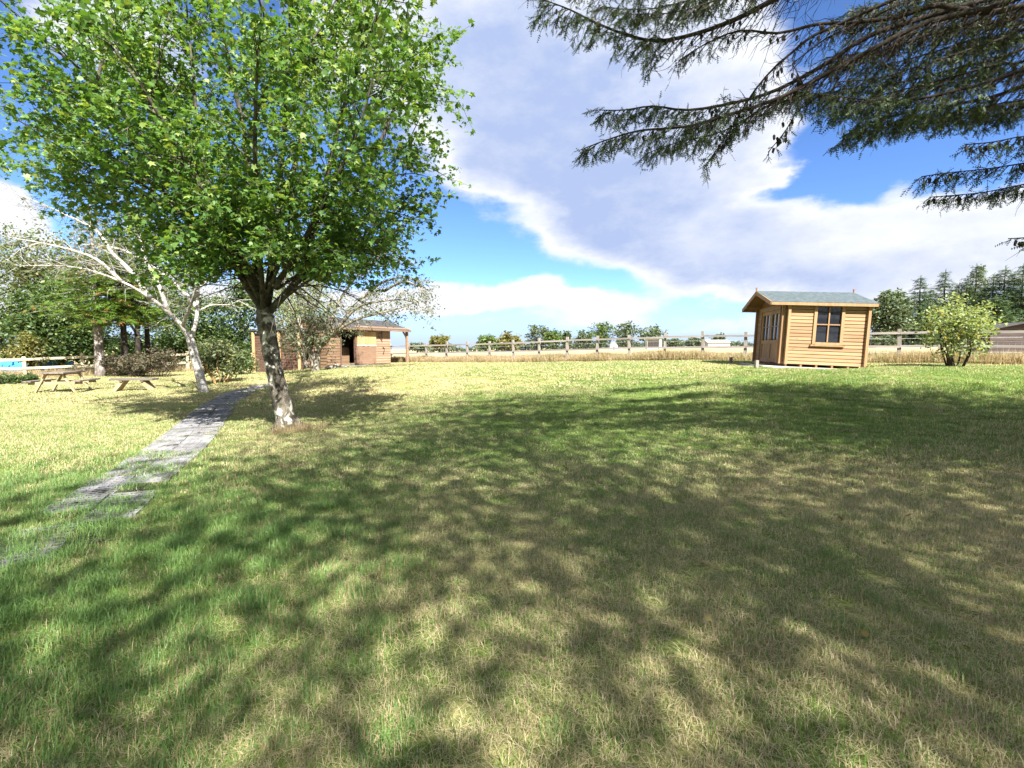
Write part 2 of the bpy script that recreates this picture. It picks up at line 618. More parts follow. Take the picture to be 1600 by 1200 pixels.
c = w.mix(w.ss(n, 0.3, 0.7), (0.13, 0.129, 0.134), (0.27, 0.266, 0.276))
c = w.mix(w.m('MULTIPLY', w.rnd(), 0.45), c, (0.09, 0.088, 0.085))
c = w.mix(w.ss(n2, 0.52, 0.68, 0, 0.7), c, (0.075, 0.085, 0.035))
princ(w, out, c, 0.9, w.bump(n, 0.4, 0.01), 0.2)
M['paver'] = m
M['black_metal'] = plain_mat('black_metal', (0.02, 0.02, 0.022), 0.45, 0.2, 9, 0.5)
M['wire'] = plain_mat('galvanised_wire', (0.45, 0.46, 0.46), 0.5, 0.2, 9, 0.5, 0.3)
M['white_strip'] = plain_mat('white_strip', (0.75, 0.74, 0.72), 0.5, 0.05)
M['painted_shade'] = plain_mat('interior_shade', (0.035, 0.028, 0.024), 0.9, 0.2)  # near-black colour that stands in for shade inside openings
M['blue_sheet'] = plain_mat('blue_sheet', (0.05, 0.30, 0.62), 0.4, 0.2, 3)
M['pale_wall'] = plain_mat('pale_wall', (0.40, 0.41, 0.36), 0.8, 0.12, 4)
M['white_wall'] = plain_mat('white_wall', (0.33, 0.33, 0.33), 0.6, 0.05)
M['stone'] = plain_mat('stone', (0.33, 0.30, 0.25), 0.9, 0.3, 12)
M['stump'] = wood_mat('stump', (0.16, 0.13, 0.10), (0.28, 0.24, 0.19), None, 'z', 0.9)

m, w, out = new_mat('window_glass')
p = princ(w, out, (0.012, 0.014, 0.018), 0.04, None, 0.6)
M['glass'] = m


def dryness(w, pos):
    """how dry the turf is at a place on the lawn, 0 lush .. 1 straw"""
    n1 = w.noise(pos, 0.42, 3, 0.55)
    n2 = w.noise(pos, 1.9, 4, 0.6)
    x, y, z = w.sep(pos)
    d = w.m('ADD', w.m('MULTIPLY', n1, 0.75), w.m('MULTIPLY', n2, 0.75))          # about 0.75
    d = w.m('ADD', d, -0.29)
    d = w.m('ADD', d, w.m('MULTIPLY', w.ss(x, 0.8, 5.0), w.ss(y, 12.0, 5.0, 0.0, 0.22)))
    d = w.m('ADD', d, w.m('MULTIPLY', w.ss(x, -0.6, -2.4), w.ss(y, 8.5, 4.5, 0.0, -0.26)))
    d = w.m('ADD', d, w.m('MULTIPLY', w.ss(x, -3.5, 2.5, 1, 0), w.ss(y, 9.0, 16, 0.0, 0.14)))
    d = w.m('ADD', d, w.m('MULTIPLY', w.m('MULTIPLY', w.ss(x, -4.0, 0.5), w.ss(y, 5.8, 8.0)), w.ss(y, 16.0, 12.0, 0.0, -0.30)))
    return d


m, w, out = new_mat('lawn_soil')
pos = w.pos()
d = dryness(w, pos)
fine = w.noise(pos, 26, 4, 0.7)
mid = w.noise(pos, 5, 4, 0.6)
turf_g = w.mix(w.ss(fine, 0.3, 0.7), (0.06, 0.10, 0.02), (0.16, 0.22, 0.048))
turf_d = w.mix(w.ss(fine, 0.3, 0.7), (0.17, 0.13, 0.06), (0.40, 0.33, 0.165))
turf = w.mix(w.ss(w.m('ADD', d, w.m('MULTIPLY', w.m('SUBTRACT', mid, 0.5), 0.4)), 0.3, 0.75), turf_g, turf_d)
fieldc = w.mix(w.ss(w.noise(pos, 0.35, 5, 0.6), 0.35, 0.65), (0.29, 0.225, 0.12), (0.38, 0.31, 0.18))
c = w.mix(w.attr('field'), turf, fieldc)
princ(w, out, c, 0.95, w.bump(w.m('ADD', fine, mid), 0.7, 0.05), 0.1)
M['ground'] = m


def blade_mat(name, g1, g2, s1, s2, bias=0.0):
    m, w, out = new_mat(name)
    pos = w.pos()
    d = dryness(w, pos)
    a = w.attr('rnd')
    f = w.ss(w.m('ADD', w.m('ADD', d, bias), w.m('MULTIPLY', w.m('SUBTRACT', a, 0.5), 1.15)), 0.46, 0.58)
    a2 = w.m('FRACT', w.m('MULTIPLY', a, 7.31))
    cg = w.mix(a2, g1, g2)
    cs = w.mix(a2, s1, s2)
    c = w.mix(f, cg, cs)
    dd = w.n('ShaderNodeBsdfPrincipled')
    w.put(dd.inputs['Base Color'], c)
    dd.inputs['Roughness'].default_value = 0.5
    dd.inputs['Specular IOR Level'].default_value = 0.3
    t = w.n('ShaderNodeBsdfTranslucent')
    w.put(t.inputs['Color'], w.mix(1.0, c, (1.25, 1.25, 0.8), 'MULTIPLY'))
    mx = w.n('ShaderNodeMixShader')
    mx.inputs[0].default_value = 0.3
    w.t.links.new(dd.outputs[0], mx.inputs[1])
    w.t.links.new(t.outputs[0], mx.inputs[2])
    w.t.links.new(mx.outputs[0], out.inputs['Surface'])
    return m


M['blade'] = blade_mat('grass_blade', (0.11, 0.195, 0.036), (0.205, 0.30, 0.07), (0.36, 0.30, 0.165), (0.55, 0.475, 0.30))
M['long_blade'] = blade_mat('long_grass_blade', (0.085, 0.18, 0.042), (0.18, 0.29, 0.085), (0.31, 0.245, 0.12), (0.5, 0.42, 0.23), -0.22)
M['hay'] = blade_mat('hay_blade', (0.12, 0.16, 0.05), (0.2, 0.2, 0.08), (0.30, 0.225, 0.125), (0.46, 0.37, 0.225), 0.45)

# ------------------------------------------------------------------ ground: one sheet to the horizon
FA = Vector((-7.277, 34.164, 0))                 # the long fence: first post and step
FD = Vector((1.47298, -1.03456, 0))
FN = Vector((1.03456, 1.47298, 0)).normalized()  # points out over the field


def beyond(x, y):
    return (np.asarray(x) - FA.x) * FN.x + (np.asarray(y) - FA.y) * FN.y


def axis_pts(lo, hi, step, far):
    a = list(np.arange(lo, hi + 1e-6, step))
    s = step
    v = hi
    while v < far:
        s *= 1.22
        v += s
        a.append(v)
    s = step
    v = lo
    b = []
    while v > -far:
        s *= 1.22
        v -= s
        b.append(v)
    return np.array(b[::-1] + a)


gx = axis_pts(-30, 30, 0.4, 4200)
gy = axis_pts(-10, 48, 0.4, 4200)
XX, YY = np.meshgrid(gx, gy)
ZZ = terrain(np.clip(XX, -400, 400), YY)
V = np.stack([XX, YY, ZZ], -1).reshape(-1, 3)
nx, ny = len(gx), len(gy)
ii = (np.arange(ny - 1)[:, None] * nx + np.arange(nx - 1)[None]).ravel()
F = np.stack([ii, ii + 1, ii + nx + 1, ii + nx], 1)
me = raw_mesh('ground', V, F, M['ground'])
a = me.attributes.new('field', 'FLOAT', 'POINT')
fld = sst((beyond(V[:, 0], V[:, 1]) + 1.4) / 0.8)
fld = np.where(V[:, 0] < -24, np.maximum(fld, sst((V[:, 1] - 30) / 6)), fld)
a.data.foreach_set('value', fld.astype(np.float32))
me.polygons.foreach_set('use_smooth', [True] * len(me.polygons))
tag(link('ground', me), kind='structure')

# ------------------------------------------------------------------ path of grass pavers
path_px = [(95, 862), (120, 824), (165, 785), (213, 748), (262, 712), (300, 680), (322, 655), (340, 635), (365, 618), (398, 607), (425, 601), (455, 597)]
path_w = [G(*p) for p in path_px]


def resample(pts, step):
    out_ = [pts[0].copy()]
    acc = 0
    for a_, b_ in zip(pts[:-1], pts[1:]):
        L = (b_ - a_).length
        t = step - acc
        while t <= L:
            out_.append(a_.lerp(b_, t / L))
            t += step
        acc = (acc + L) % step if L >= step - acc else acc + L
    return out_


for _ in range(2):      # soften the corners
    q = [path_w[0]]
    for a_, b_ in zip(path_w[:-1], path_w[1:]):
        q += [a_.lerp(b_, 0.25), a_.lerp(b_, 0.75)]
    path_w = q + [path_w[-1]]
m, w, out = new_mat('gravel_fill')
pos = w.pos()
vor = w.n('ShaderNodeTexVoronoi')
w.put(vor.inputs['Vector'], pos)
vor.inputs['Scale'].default_value = 42
n = w.noise(pos, 3, 4)
c = w.mix(w.ss(vor.outputs['Distance'], 0.1, 0.6), (0.055, 0.05, 0.045), (0.015, 0.014, 0.012))
c = w.mix(w.ss(n, 0.45, 0.62, 0, 0.75), c, (0.075, 0.085, 0.03))
princ(w, out, c, 0.95, w.bump(vor.outputs['Distance'], 0.8, 0.02), 0.1)
M['gravel'] = m
PAV = 0.44
row = resample(path_w, PAV + 0.012)
mb = MB()
PW = 0.47
ctr = resample(path_w, 0.25)
pv = []
for i, p in enumerate(ctr):
    d = (ctr[min(i + 1, len(ctr) - 1)] - ctr[max(i - 1, 0)])
    d.z = 0
    d.normalize()
    s = Vector((d.y, -d.x, 0))
    for k in (-1.0, -0.5, 0, 0.5, 1.0):
        q = p + s * PW * k
        pv.append((q.x, q.y, tz(q.x, q.y) + 0.015 + (0.006 if abs(k) < 1 else -0.02)))
mb.v = pv
for i in range(len(ctr) - 1):
    for k in range(4):
        a_ = i * 5 + k
        mb.f.append((a_, a_ + 1, a_ + 6, a_ + 5))
path = mb.build('path', M['gravel'])
tag(path, kind='structure')
mb = MB()
NC = 5
cs = PAV / NC
for i in range(NC):
    for j in range(NC):
        x0, y0 = -PAV / 2 + i * cs, -PAV / 2 + j * cs
        o_ = [(x0, y0), (x0 + cs, y0), (x0 + cs, y0 + cs), (x0, y0 + cs)]
        g_ = 0.0125
        n_ = [(x0 + g_, y0 + g_), (x0 + cs - g_, y0 + g_), (x0 + cs - g_, y0 + cs - g_), (x0 + g_, y0 + cs - g_)]
        k = len(mb.v)
        mb.v += [(*q, 0.0) for q in o_] + [(*q, -0.003) for q in n_] + [(*q, -0.04) for q in n_]
        for e in range(4):
            e2 = (e + 1) % 4
            mb.f.append((k + e, k + e2, k + 4 + e2, k + 4 + e))
            mb.f.append((k + 4 + e, k + 4 + e2, k + 8 + e2, k + 8 + e))
h_ = PAV / 2
mb.v += [(-h_, -h_, -.06), (h_, -h_, -.06), (h_, h_, -.06), (-h_, h_, -.06), (-h_, -h_, 0), (h_, -h_, 0), (h_, h_, 0), (-h_, h_, 0)]
k = len(mb.v) - 8
for e in range(4):
    e2 = (e + 1) % 4
    mb.f.append((k + e, k + e2, k + 4 + e2, k + 4 + e))
paver_me = mb.mesh('paver', M['paver'])
pr = random.Random(5)
for i in range(len(row) - 1):
    p = row[i]
    d = row[i + 1] - p
    ang = math.atan2(d.y, d.x)
    s = Vector((math.sin(ang), -math.cos(ang), 0))
    for k in (-0.5, 0.5):
        if i < 6 and pr.random() < (.6 if i < 2 else .15):
            continue
        q = p + s * (PAV + 0.012) * k
        o = link('paver', paver_me, path)
        o.location = (q.x + pr.uniform(-.012, .012), q.y + pr.uniform(-.012, .012), tz(q.x, q.y) + 0.034 + pr.uniform(-.005, .006))
        o.rotation_euler = (pr.uniform(-.02, .02), pr.uniform(-.02, .02), ang + pr.uniform(-.03, .03))


# ------------------------------------------------------------------ post and rail fences
def fence(name, label, posts, h, mat_post, mat_rail, rails, mesh_wire=False, pw=0.12, rail_h=0.09, seed=3, top_over=0.0):
    t = thing(name, label, 'fence', posts[0])
    o0 = Vector(posts[0])
    rr = random.Random(seed)
    pm = MB().box((0, 0, h / 2 - 0.15), (pw, pw * 0.8, h + 0.3)).mesh('post', mat_post)
    d0 = Vector(posts[-1]) - o0
    ang = math.atan2(d0.y, d0.x)
    for p in posts:
        o = link('post', pm, t)
        o.location = Vector(p) - o0
        o.rotation_euler = (rr.uniform(-.03, .03), rr.uniform(-.03, .03), ang + rr.uniform(-.08, .08))
        o.scale = (rr.uniform(.9, 1.12), 1, rr.uniform(.97, 1.05))
    n = Vector((math.sin(ang), -math.cos(ang), 0))
    for a_, b_ in zip(posts[:-1], posts[1:]):
        for rz in rails:
            L = (Vector(b_) - Vector(a_)).length
            ra = Vector(a_) - o0 + n * (pw * 0.5 + 0.012) + Vector((0, 0, rz + rr.uniform(-.02, .02)))
            rb = Vector(b_) - o0 + n * (pw * 0.5 + 0.012) + Vector((0, 0, rz + rr.uniform(-.02, .02)))
            m_ = MB().box((0, 0, 0), (L - 0.006, 0.036, rail_h)).mesh('rail', mat_rail)
            o = link('rail', m_, t)
            o.location = (ra + rb) / 2
            dd = rb - ra
            o.rotation_euler = (0, -math.asin(dd.z / dd.length), math.atan2(dd.y, dd.x))
    if mesh_wire:
        mb = MB()
        for a_, b_ in zip(posts[:-1], posts[1:]):
            a2 = Vector(a_) - o0 - n * 0.07
            b2 = Vector(b_) - o0 - n * 0.07
            for z in (0.2, 0.4, 0.58, 0.76, 0.92):
                mb.tube([a2 + Vector((0, 0, z)), b2 + Vector((0, 0, z))], 0.004, 3, False)
            for k in range(1, 12):
                q = a2.lerp(b2, k / 12)
                mb.tube([q + Vector((0, 0, 0.05)), q + Vector((0, 0, 0.95))], 0.003, 3, False)
        tag(mb.build('wire_mesh', M['wire'], t), kind='stuff')
    return t


def fp(i):
    x, y = FA.x + FD.x * i, FA.y + FD.y * i
    return Vector((x, y, tz(x, y)))


fence('post_and_rail_fence', 'long weathered grey post and rail fence with wire between lawn and dry field', [fp(i) for i in range(-3, 21)], 1.3, M['post_grey'], M['rail_grey'], (1.12, 0.62), True)
lp = [G(-140, 595), G(-50, 592.5), G(40, 590), G(131, 586)]
dlt = lp[3] - lp[2]
lp += [Vector((lp[3].x + dlt.x * k, lp[3].y + dlt.y * k, tz(lp[3].x + dlt.x * k, lp[3].y + dlt.y * k))) for k in (1, 2)]
fence('post_and_rail_fence', 'pale straw coloured two rail fence behind the picnic tables on the left', lp, 1.2, M['rail_straw'], M['rail_straw'], (1.02, 0.52), False, 0.15, 0.13, 8)


# ------------------------------------------------------------------ garden cabin
UC = Vector((0.98, -0.19, 0)).normalized()
cab = thing('garden_cabin', 'small honey coloured timber garden cabin with grey felt roof and glazed double doors', 'cabin',
            (8.80, 15.8, 1.17), (0, R(2.3), math.atan2(UC.y, UC.x)))
CW, CD, CH = 2.40, 2.95, 1.98
RISE = 0.44
NP = 18
ph = CH / NP
WX0, WX1, WZ0, WZ1 = 0.80, 1.63, 0.66, 1.86     # window opening


def plank(parent, x0, x1, z, axis, off, mat=None, h=None):
    """tongue and groove log plank with chamfered long edges"""
    h = h or ph
    hh = h / 2
    th, ch = 0.045, 0.012
    L = x1 - x0
    prof = [(-hh + .001, 0.0), (-hh + ch, th), (hh - ch, th), (hh - .001, 0.0)]
    mb = MB()
    n = len(prof)
    mb.v = [(-L / 2, -p[1], p[0]) for p in prof] + [(L / 2, -p[1], p[0]) for p in prof]
    mb.f = [tuple(range(n)), tuple(range(2 * n - 1, n - 1, -1))] + [(i, n + i, n + (i + 1) % n, (i + 1) % n) for i in range(n)]
    me_ = mb.mesh('plank', mat or M['cabin_plank'])
    o = link('plank', me_, parent)
    if axis == 'front':
        o.location = ((x0 + x1) / 2, off, z)
    elif axis == 'left':
        o.location = (off, (x0 + x1) / 2, z)
        o.rotation_euler = (0, 0, -math.pi / 2)
    elif axis == 'right':
        o.location = (off, (x0 + x1) / 2, z)
        o.rotation_euler = (0, 0, math.pi / 2)
    elif axis == 'back':
        o.location = ((x0 + x1) / 2, off, z)
        o.rotation_euler = (0, 0, math.pi)
    return o


# inner shell as walls, planks on it
fw = MB().box((WX0 / 2, 0.025, CH / 2), (WX0 - .004, .05, CH)).box(((WX1 + CW) / 2, 0.025, CH / 2), (CW - WX1 - .004, .05, CH)).box(((WX0 + WX1) / 2, .025, WZ0 / 2), (WX1 - WX0, .048, WZ0)).box(((WX0 + WX1) / 2, .025, (WZ1 + CH) / 2), (WX1 - WX0, .048, CH - WZ1)).build('wall', M['cabin_dark'], cab)
for k in range(NP):
    z = (k + .5) * ph
    if z - ph / 2 < WZ1 - .02 and z + ph / 2 > WZ0 + .02:
        plank(fw, 0.0, WX0 - 0.005, z, 'front', 0)
        plank(fw, WX1 + 0.005, CW, z, 'front', 0)
    else:
        plank(fw, 0.0, CW, z, 'front', 0)
rw = MB().box((CW - .025, CD / 2, CH / 2), (.05, CD - .12, CH)).build('wall', M['cabin_dark'], cab)
bw = MB().box((CW / 2, CD - .025, CH / 2), (CW - .004, .05, CH)).build('wall', M['cabin_dark'], cab)
lw = MB()
DY0, DY1, DZ1 = 0.42, 2.35, 1.80
lw.box((.025, DY0 / 2 + .03, CH / 2), (.05, DY0 - .06, CH)).box((.025, (DY1 + CD) / 2 - .03, CH / 2), (.05, CD - DY1 - .06, CH)).box((.025, (DY0 + DY1) / 2, (DZ1 + CH) / 2), (.05, DY1 - DY0, CH - DZ1))
lw = lw.build('wall', M['cabin_dark'], cab)
for k in range(NP):
    z = (k + .5) * ph
    plank(rw, 0.05, CD - .05, z, 'right', CW, M['cabin_plank'])
    if z < DZ1 - .02:
        plank(lw, 0.05, DY0 - .05, z, 'left', 0)
        plank(lw, DY1 + .05, CD - .05, z, 'left', 0)
    else:
        plank(lw, 0.05, CD - .05, z, 'left', 0)
# gable triangles
for gx_, nm, sgn in ((0, 'left', -1), (CW, 'right', 1)):
    mb = MB()
    x0, x1 = (gx_ - .045, gx_ + .03) if sgn < 0 else (gx_ - .03, gx_ + .045)
    k = 0
    tri = [(0.0, CH), (CD, CH), (CD / 2, CH + RISE)]
    mb.v = [(x0, p[0], p[1]) for p in tri] + [(x1, p[0], p[1]) for p in tri]
    mb.f = [(0, 1, 2), (5, 4, 3), (0, 3, 4, 1), (1, 4, 5, 2), (2, 5, 3, 0)]
    mb.build('gable', M['cabin_dark'], cab)
# crossing log ends and corner posts
for (x, y, nm) in ((-.02, -.075, 0), (CW - .13, -.085, 1), (-.02, CD + .03, 2)):
    wdt = 0.075
    MB().box((x + .06, y, CH / 2 - .01), (wdt, .085, CH)).build('corner_post', M['cabin_trim'], cab)
MB().box((-.09, .06, CH / 2), (.09, .08, CH)).build('corner_post', M['cabin_trim'], cab)
MB().box((-.09, CD - .06, CH / 2), (.09, .08, CH)).build('corner_post', M['cabin_dark'], cab)
# window with its frame, bars and panes
win = MB().box(((WX0 + WX1) / 2, -.055, WZ0 - .035), (WX1 - WX0 + .16, .10, .05)).build('window_sill', M['cabin_trim'], cab)
wf = MB()
fwid = .085
wf.box((WX0 + .02, -.045, (WZ0 + WZ1) / 2), (fwid, .07, WZ1 - WZ0)).box((WX1 - .02, -.045, (WZ0 + WZ1) / 2), (fwid, .07, WZ1 - WZ0))
wf.box(((WX0 + WX1) / 2, -.043, WZ1 + .03), (WX1 - WX0 + .05, .07, .075)).box(((WX0 + WX1) / 2, -.043, WZ0 + .03), (WX1 - WX0 - .13, .07, .075))
wf = wf.build('window', M['cabin_trim'], cab)
ix0, ix1, iz0, iz1 = WX0 + .07, WX1 - .07, WZ0 + .075, WZ1 - .01
cx, cz = (ix0 + ix1) / 2, (iz0 + iz1) / 2
MB().box((cx, -.04, cz), (.036, .04, iz1 - iz0 - .01)).build('glazing_bar', M['cabin_trim'], wf)
MB().box((cx, -.037, cz), (ix1 - ix0 - .01, .032, .036)).build('glazing_bar', M['cabin_trim'], wf)
for sx_ in (0, 1):
    for sz_ in (0, 1):
        MB().box((ix0 + (ix1 - ix0) * (.25 + .5 * sx_), -.012, iz0 + (iz1 - iz0) * (.25 + .5 * sz_)), ((ix1 - ix0) / 2 - .005, .008, (iz1 - iz0) / 2 - .005)).build('pane', M['glass'], wf)
# double doors in the left wall
MB().box((-.05, DY0 - .015, DZ1 / 2), (.09, .07, DZ1)).build('door_post', M['cabin_trim'], cab)
MB().box((-.05, DY1 + .015, DZ1 / 2), (.09, .07, DZ1)).build('door_post', M['cabin_trim'], cab)
MB().box((-.048, (DY0 + DY1) / 2, DZ1 + .04), (.09, DY1 - DY0 + .1, .08)).build('door_head', M['cabin_trim'], cab)
dm = (DY0 + DY1) / 2
for i, (y0, y1) in enumerate(((DY0 + .025, dm - .006), (dm + .006, DY1 - .025))):
    mb = MB()
    st = .11
    mb.box((-.03, y0 + st / 2, DZ1 / 2), (.05, st, DZ1 - .04)).box((-.03, y1 - st / 2, DZ1 / 2), (.05, st, DZ1 - .04))
    mb.box((-.03, (y0 + y1) / 2, DZ1 - .075), (.048, y1 - y0 - 2 * st, .11)).box((-.03, (y0 + y1) / 2, .09), (.048, y1 - y0 - 2 * st, .14)).box((-.03, (y0 + y1) / 2, .72), (.048, y1 - y0 - 2 * st, .12))
    dr = mb.build('door', M['cabin_trim'], cab)
    a0, a1 = y0 + st, y1 - st
    nb = 6
    for k in range(nb):
        MB().box((-.02, a0 + (a1 - a0) * (k + .5) / nb, .41), (.022, (a1 - a0) / nb - .008, .50)).build('board', M['cabin_trim'], dr)
    MB().box((-.03, (a0 + a1) / 2, 1.25), (.036, .03, .94)).build('glazing_bar', M['cabin_trim'], dr)
    MB().box((-.03, (a0 + a1) / 2, 1.25), (.032, a1 - a0 - .004, .03)).build('glazing_bar', M['cabin_trim'], dr)
    for p0 in (0, 1):
        for q0 in (0, 1):
            MB().box((-.012, a0 + (a1 - a0) * (.25 + .5 * p0), 1.015 + .47 * q0), (.006, (a1 - a0) / 2 - .004, .46)).build('pane', M['glass'], dr)
    if i == 0:
        MB().box((-.085, y1 - .05, .80), (.05, .02, .02)).box((-.11, y1 - .10, .80), (.015, .11, .02)).build('handle', M['black_metal'], dr)
# roof: two slopes of stepped felt courses, boards under, barge boards and finials
OVL, OVR, OVE = .56, .10, .20
sl = math.hypot(CD / 2, RISE)
ang = math.atan2(RISE, CD / 2)
tot = sl + OVE / math.cos(ang)
for side in (0, 1):
    rt = MB()
    sgn = 1 if side == 0 else -1
    ridge = Vector((0, CD / 2, CH + RISE + .03))
    down = Vector((0, -sgn * math.cos(ang), -math.sin(ang)))
    nrm = Vector((0, -sgn * math.sin(ang), math.cos(ang)))
    X0, X1 = -OVL, CW + OVR
    mid = ridge + down * tot / 2
    mm = Matrix((Vector((1, 0, 0)), down * -sgn, nrm)).transposed()
    rt.box((0, 0, 0), (X1 - X0, tot, .025), mm)
    ro = rt.build('roof', M['cabin_dark'], cab)
    ro.location = Vector(((X0 + X1) / 2, 0, 0)) + mid - Vector((mid.x, 0, 0))
    nc = 9
    for k in range(nc):
        cl = tot / nc
        cpos = down * (k * cl + cl / 2 - tot / 2) + nrm * (.020)
        tilt = Matrix.Rotation(-sgn * -0.02, 3, 'X')
        cb = MB().box((0, 0, 0), (X1 - X0 + .02, cl + .012, .010), mm @ tilt)
        co = cb.build('shingle_course', M['felt'], ro)
        co.location = cpos + nrm * .002 * (nc - k)
    # eaves fascia
    e = ridge + down * tot
    MB().box((0, 0, 0), (X1 - X0 - .01, .022, .09)).build('fascia', M['cabin_trim'], cab, loc=Vector(((X0 + X1) / 2, e.y - sgn * .004, e.z - .035)))
    for xx, wid in ((X0 - .012, .13), (X1 + .012, .10)):
        a_ = ridge + Vector((xx, 0, -.03))
        b_ = e + Vector((xx, 0, -.03))
        MB().bar(a_, b_, .022, wid).build('barge_board', M['cabin_trim'] if xx < 0 else M['cabin_dark'], cab)
for xx in (X0 - .012, X1 + .012):
    MB().box((xx, CD / 2, CH + RISE + .05), (.03, .05, .18)).box((xx, CD / 2, CH + RISE + .16), (.05, .05, .05)).build('finial', M['cabin_dark'], cab)
# purlin ends under the overhang
for yy, zz in ((CD / 2, CH + RISE - .09), (.35, CH + .02), (CD - .35, CH + .02)):
    MB().box((-OVL / 2 - .02, yy, zz), (OVL - .04, .06, .09)).build('purlin', M['cabin_dark'], cab)
# floor bearers and base slab
for k in range(6):
    MB().box((.06 + k * (CW - .12) / 5, CD / 2 - .04, -.045), (.06, CD, .08)).build('floor_bearer', M['cabin_dark'], cab)
MB().box((CW / 2 - .25, CD / 2 - .02, -.20), (CW + .85, CD + .52, .23)).build('base_slab', M['concrete'], cab)
MB().box((-.32, DY0 + .8, -.06), (.30, 1.1, .05)).build('doorstep', M['stable_board'], cab)

# low marker posts round the cabin
for px, py, h, lab in ((1142, 567, .22, 'short dark wooden peg in the grass left of the cabin shadow'), (1182, 575, .24, 'pale squat wooden peg at the front left corner of the cabin slab'), (1347, 575, .22, 'pale wooden peg at the right corner of the cabin slab')):
    g = G(px, py)
    o = MB().box((0, 0, h / 2 - .05), (.10, .10, h + .1), None, 0.06).build('wooden_peg', M['stump'] if px < 1150 else M['post_grey'], None, loc=g)
    tag(o, lab, 'peg')

# ------------------------------------------------------------------ stable
US = Vector((0.5, 0.866, 0))
VS = Vector((-0.866, 0.5, 0))
C0 = Vector((-10.25, 27.0, 0))
st_z = 0.70
stb = thing('stable', 'brown timber stable with an open doorway, a boarded door leaf and a post porch', 'stable', (C0.x, C0.y, st_z), (0, 0, math.atan2(US.y, US.x)))
SL, SW, SH = 4.9, 3.2, 2.22
SR = 0.55


def clad(parent, x0, x1, z0, z1, yoff, mat, nb, side='front', name='board'):
    hh = (z1 - z0) / nb
    for k in range(nb):
        z = z0 + (k + .5) * hh
        mb = MB()
        L = x1 - x0
        prof = [(-hh / 2, .0), (-hh / 2, .034), (hh / 2 - .004, .010), (hh / 2 - .004, .0)]
        n_ = 4
        mb.v = [(-L / 2, -p[1], p[0]) for p in prof] + [(L / 2, -p[1], p[0]) for p in prof]
        mb.f = [tuple(range(n_)), tuple(range(2 * n_ - 1, n_ - 1, -1))] + [(i, n_ + i, n_ + (i + 1) % n_, (i + 1) % n_) for i in range(n_)]
        o = link(name, mb.mesh(name, mat), parent)
        if side == 'front':
            o.location = ((x0 + x1) / 2, yoff, z)
        else:
            o.location = (yoff, (x0 + x1) / 2, z)
            o.rotation_euler = (0, 0, -math.pi / 2)


# long front (local y=0): door opening 1.25..2.15, leaf 2.2..3.65, boards beyond
D0, D1, DH = 0.95, 2.00, 2.02
wl = MB().box((D0 / 2, .05, SH / 2), (D0, .08, SH)).box(((D1 + SL) / 2, .05, SH / 2), (SL - D1, .08, SH)).box(((D0 + D1) / 2, .05, (DH + SH) / 2), (D1 - D0, .08, SH - DH)).build('wall', M['stable_board'], stb)
clad(wl, 0.0, D0 - .05, 0.05, SH, .008, M['stable_board'], 14)
clad(wl, D1 + .04, SL, DH, SH, .008, M['stable_light'], 2)
clad(wl, D1 + .04, SL, 0.05, DH, .008, M['stable_light'], 13)
MB().box((D0 - .02, -.02, DH / 2), (.07, .09, DH)).box((D1 + .02, -.02, DH / 2), (.07, .09, DH)).box(((D0 + D1) / 2, -.02, DH + .03), (D1 - D0 + .1, .09, .06)).build('door_frame', M['red_board'], stb)
# lower half door standing in the opening, behind it a dark sheet painted as the room's shade
MB().box(((D0 + D1) / 2, .80, .56), (D1 - D0 + .5, .05, 1.06)).build('half_door', M['stable_board'], stb)
MB().box(((D0 + D1) / 2, .768, 1.06), (D1 - D0 + .4, .012, .07)).build('door_edge', M['black_metal'], stb)
MB().box(((D0 + D1) / 2 + .1, 1.9, 1.45), (.7, .04, .8)).build('inner_shade_sheet', M['painted_shade'], stb)
# door leaf folded back on the wall: pale upper, worn lower, white strip
lf = MB().box((2.85, -.065, 1.02), (1.50, .05, 1.98)).build('door', M['osb'], stb)
for k in range(5):
    MB().box((2.85 - .75 + .15 + k * .3, -.096, 1.59), (.292, .012, .80)).build('board', M['stable_post'], lf)
MB().box((2.85, -.099, 1.15), (1.52, .018, .045)).build('strip', M['white_strip'], lf)
MB().box((2.85, -.096, .56), (1.44, .012, 1.04)).build('panel', M['osb'], lf)
# hooks and latch on the boards
MB().box((4.15, -.045, 1.70), (.03, .02, .70)).box((3.98, -.045, 1.90), (.34, .02, .03)).bar((3.85, -.05, 1.75), (4.12, -.05, 1.48), .02, .025).build('bracket', M['black_metal'], stb)
MB().tube([(4.2, -.05, 1.05), (4.32, -.06, 1.0), (4.30, -.06, .8), (4.22, -.05, .62)], .022, 6).build('hook', M['black_metal'], stb)
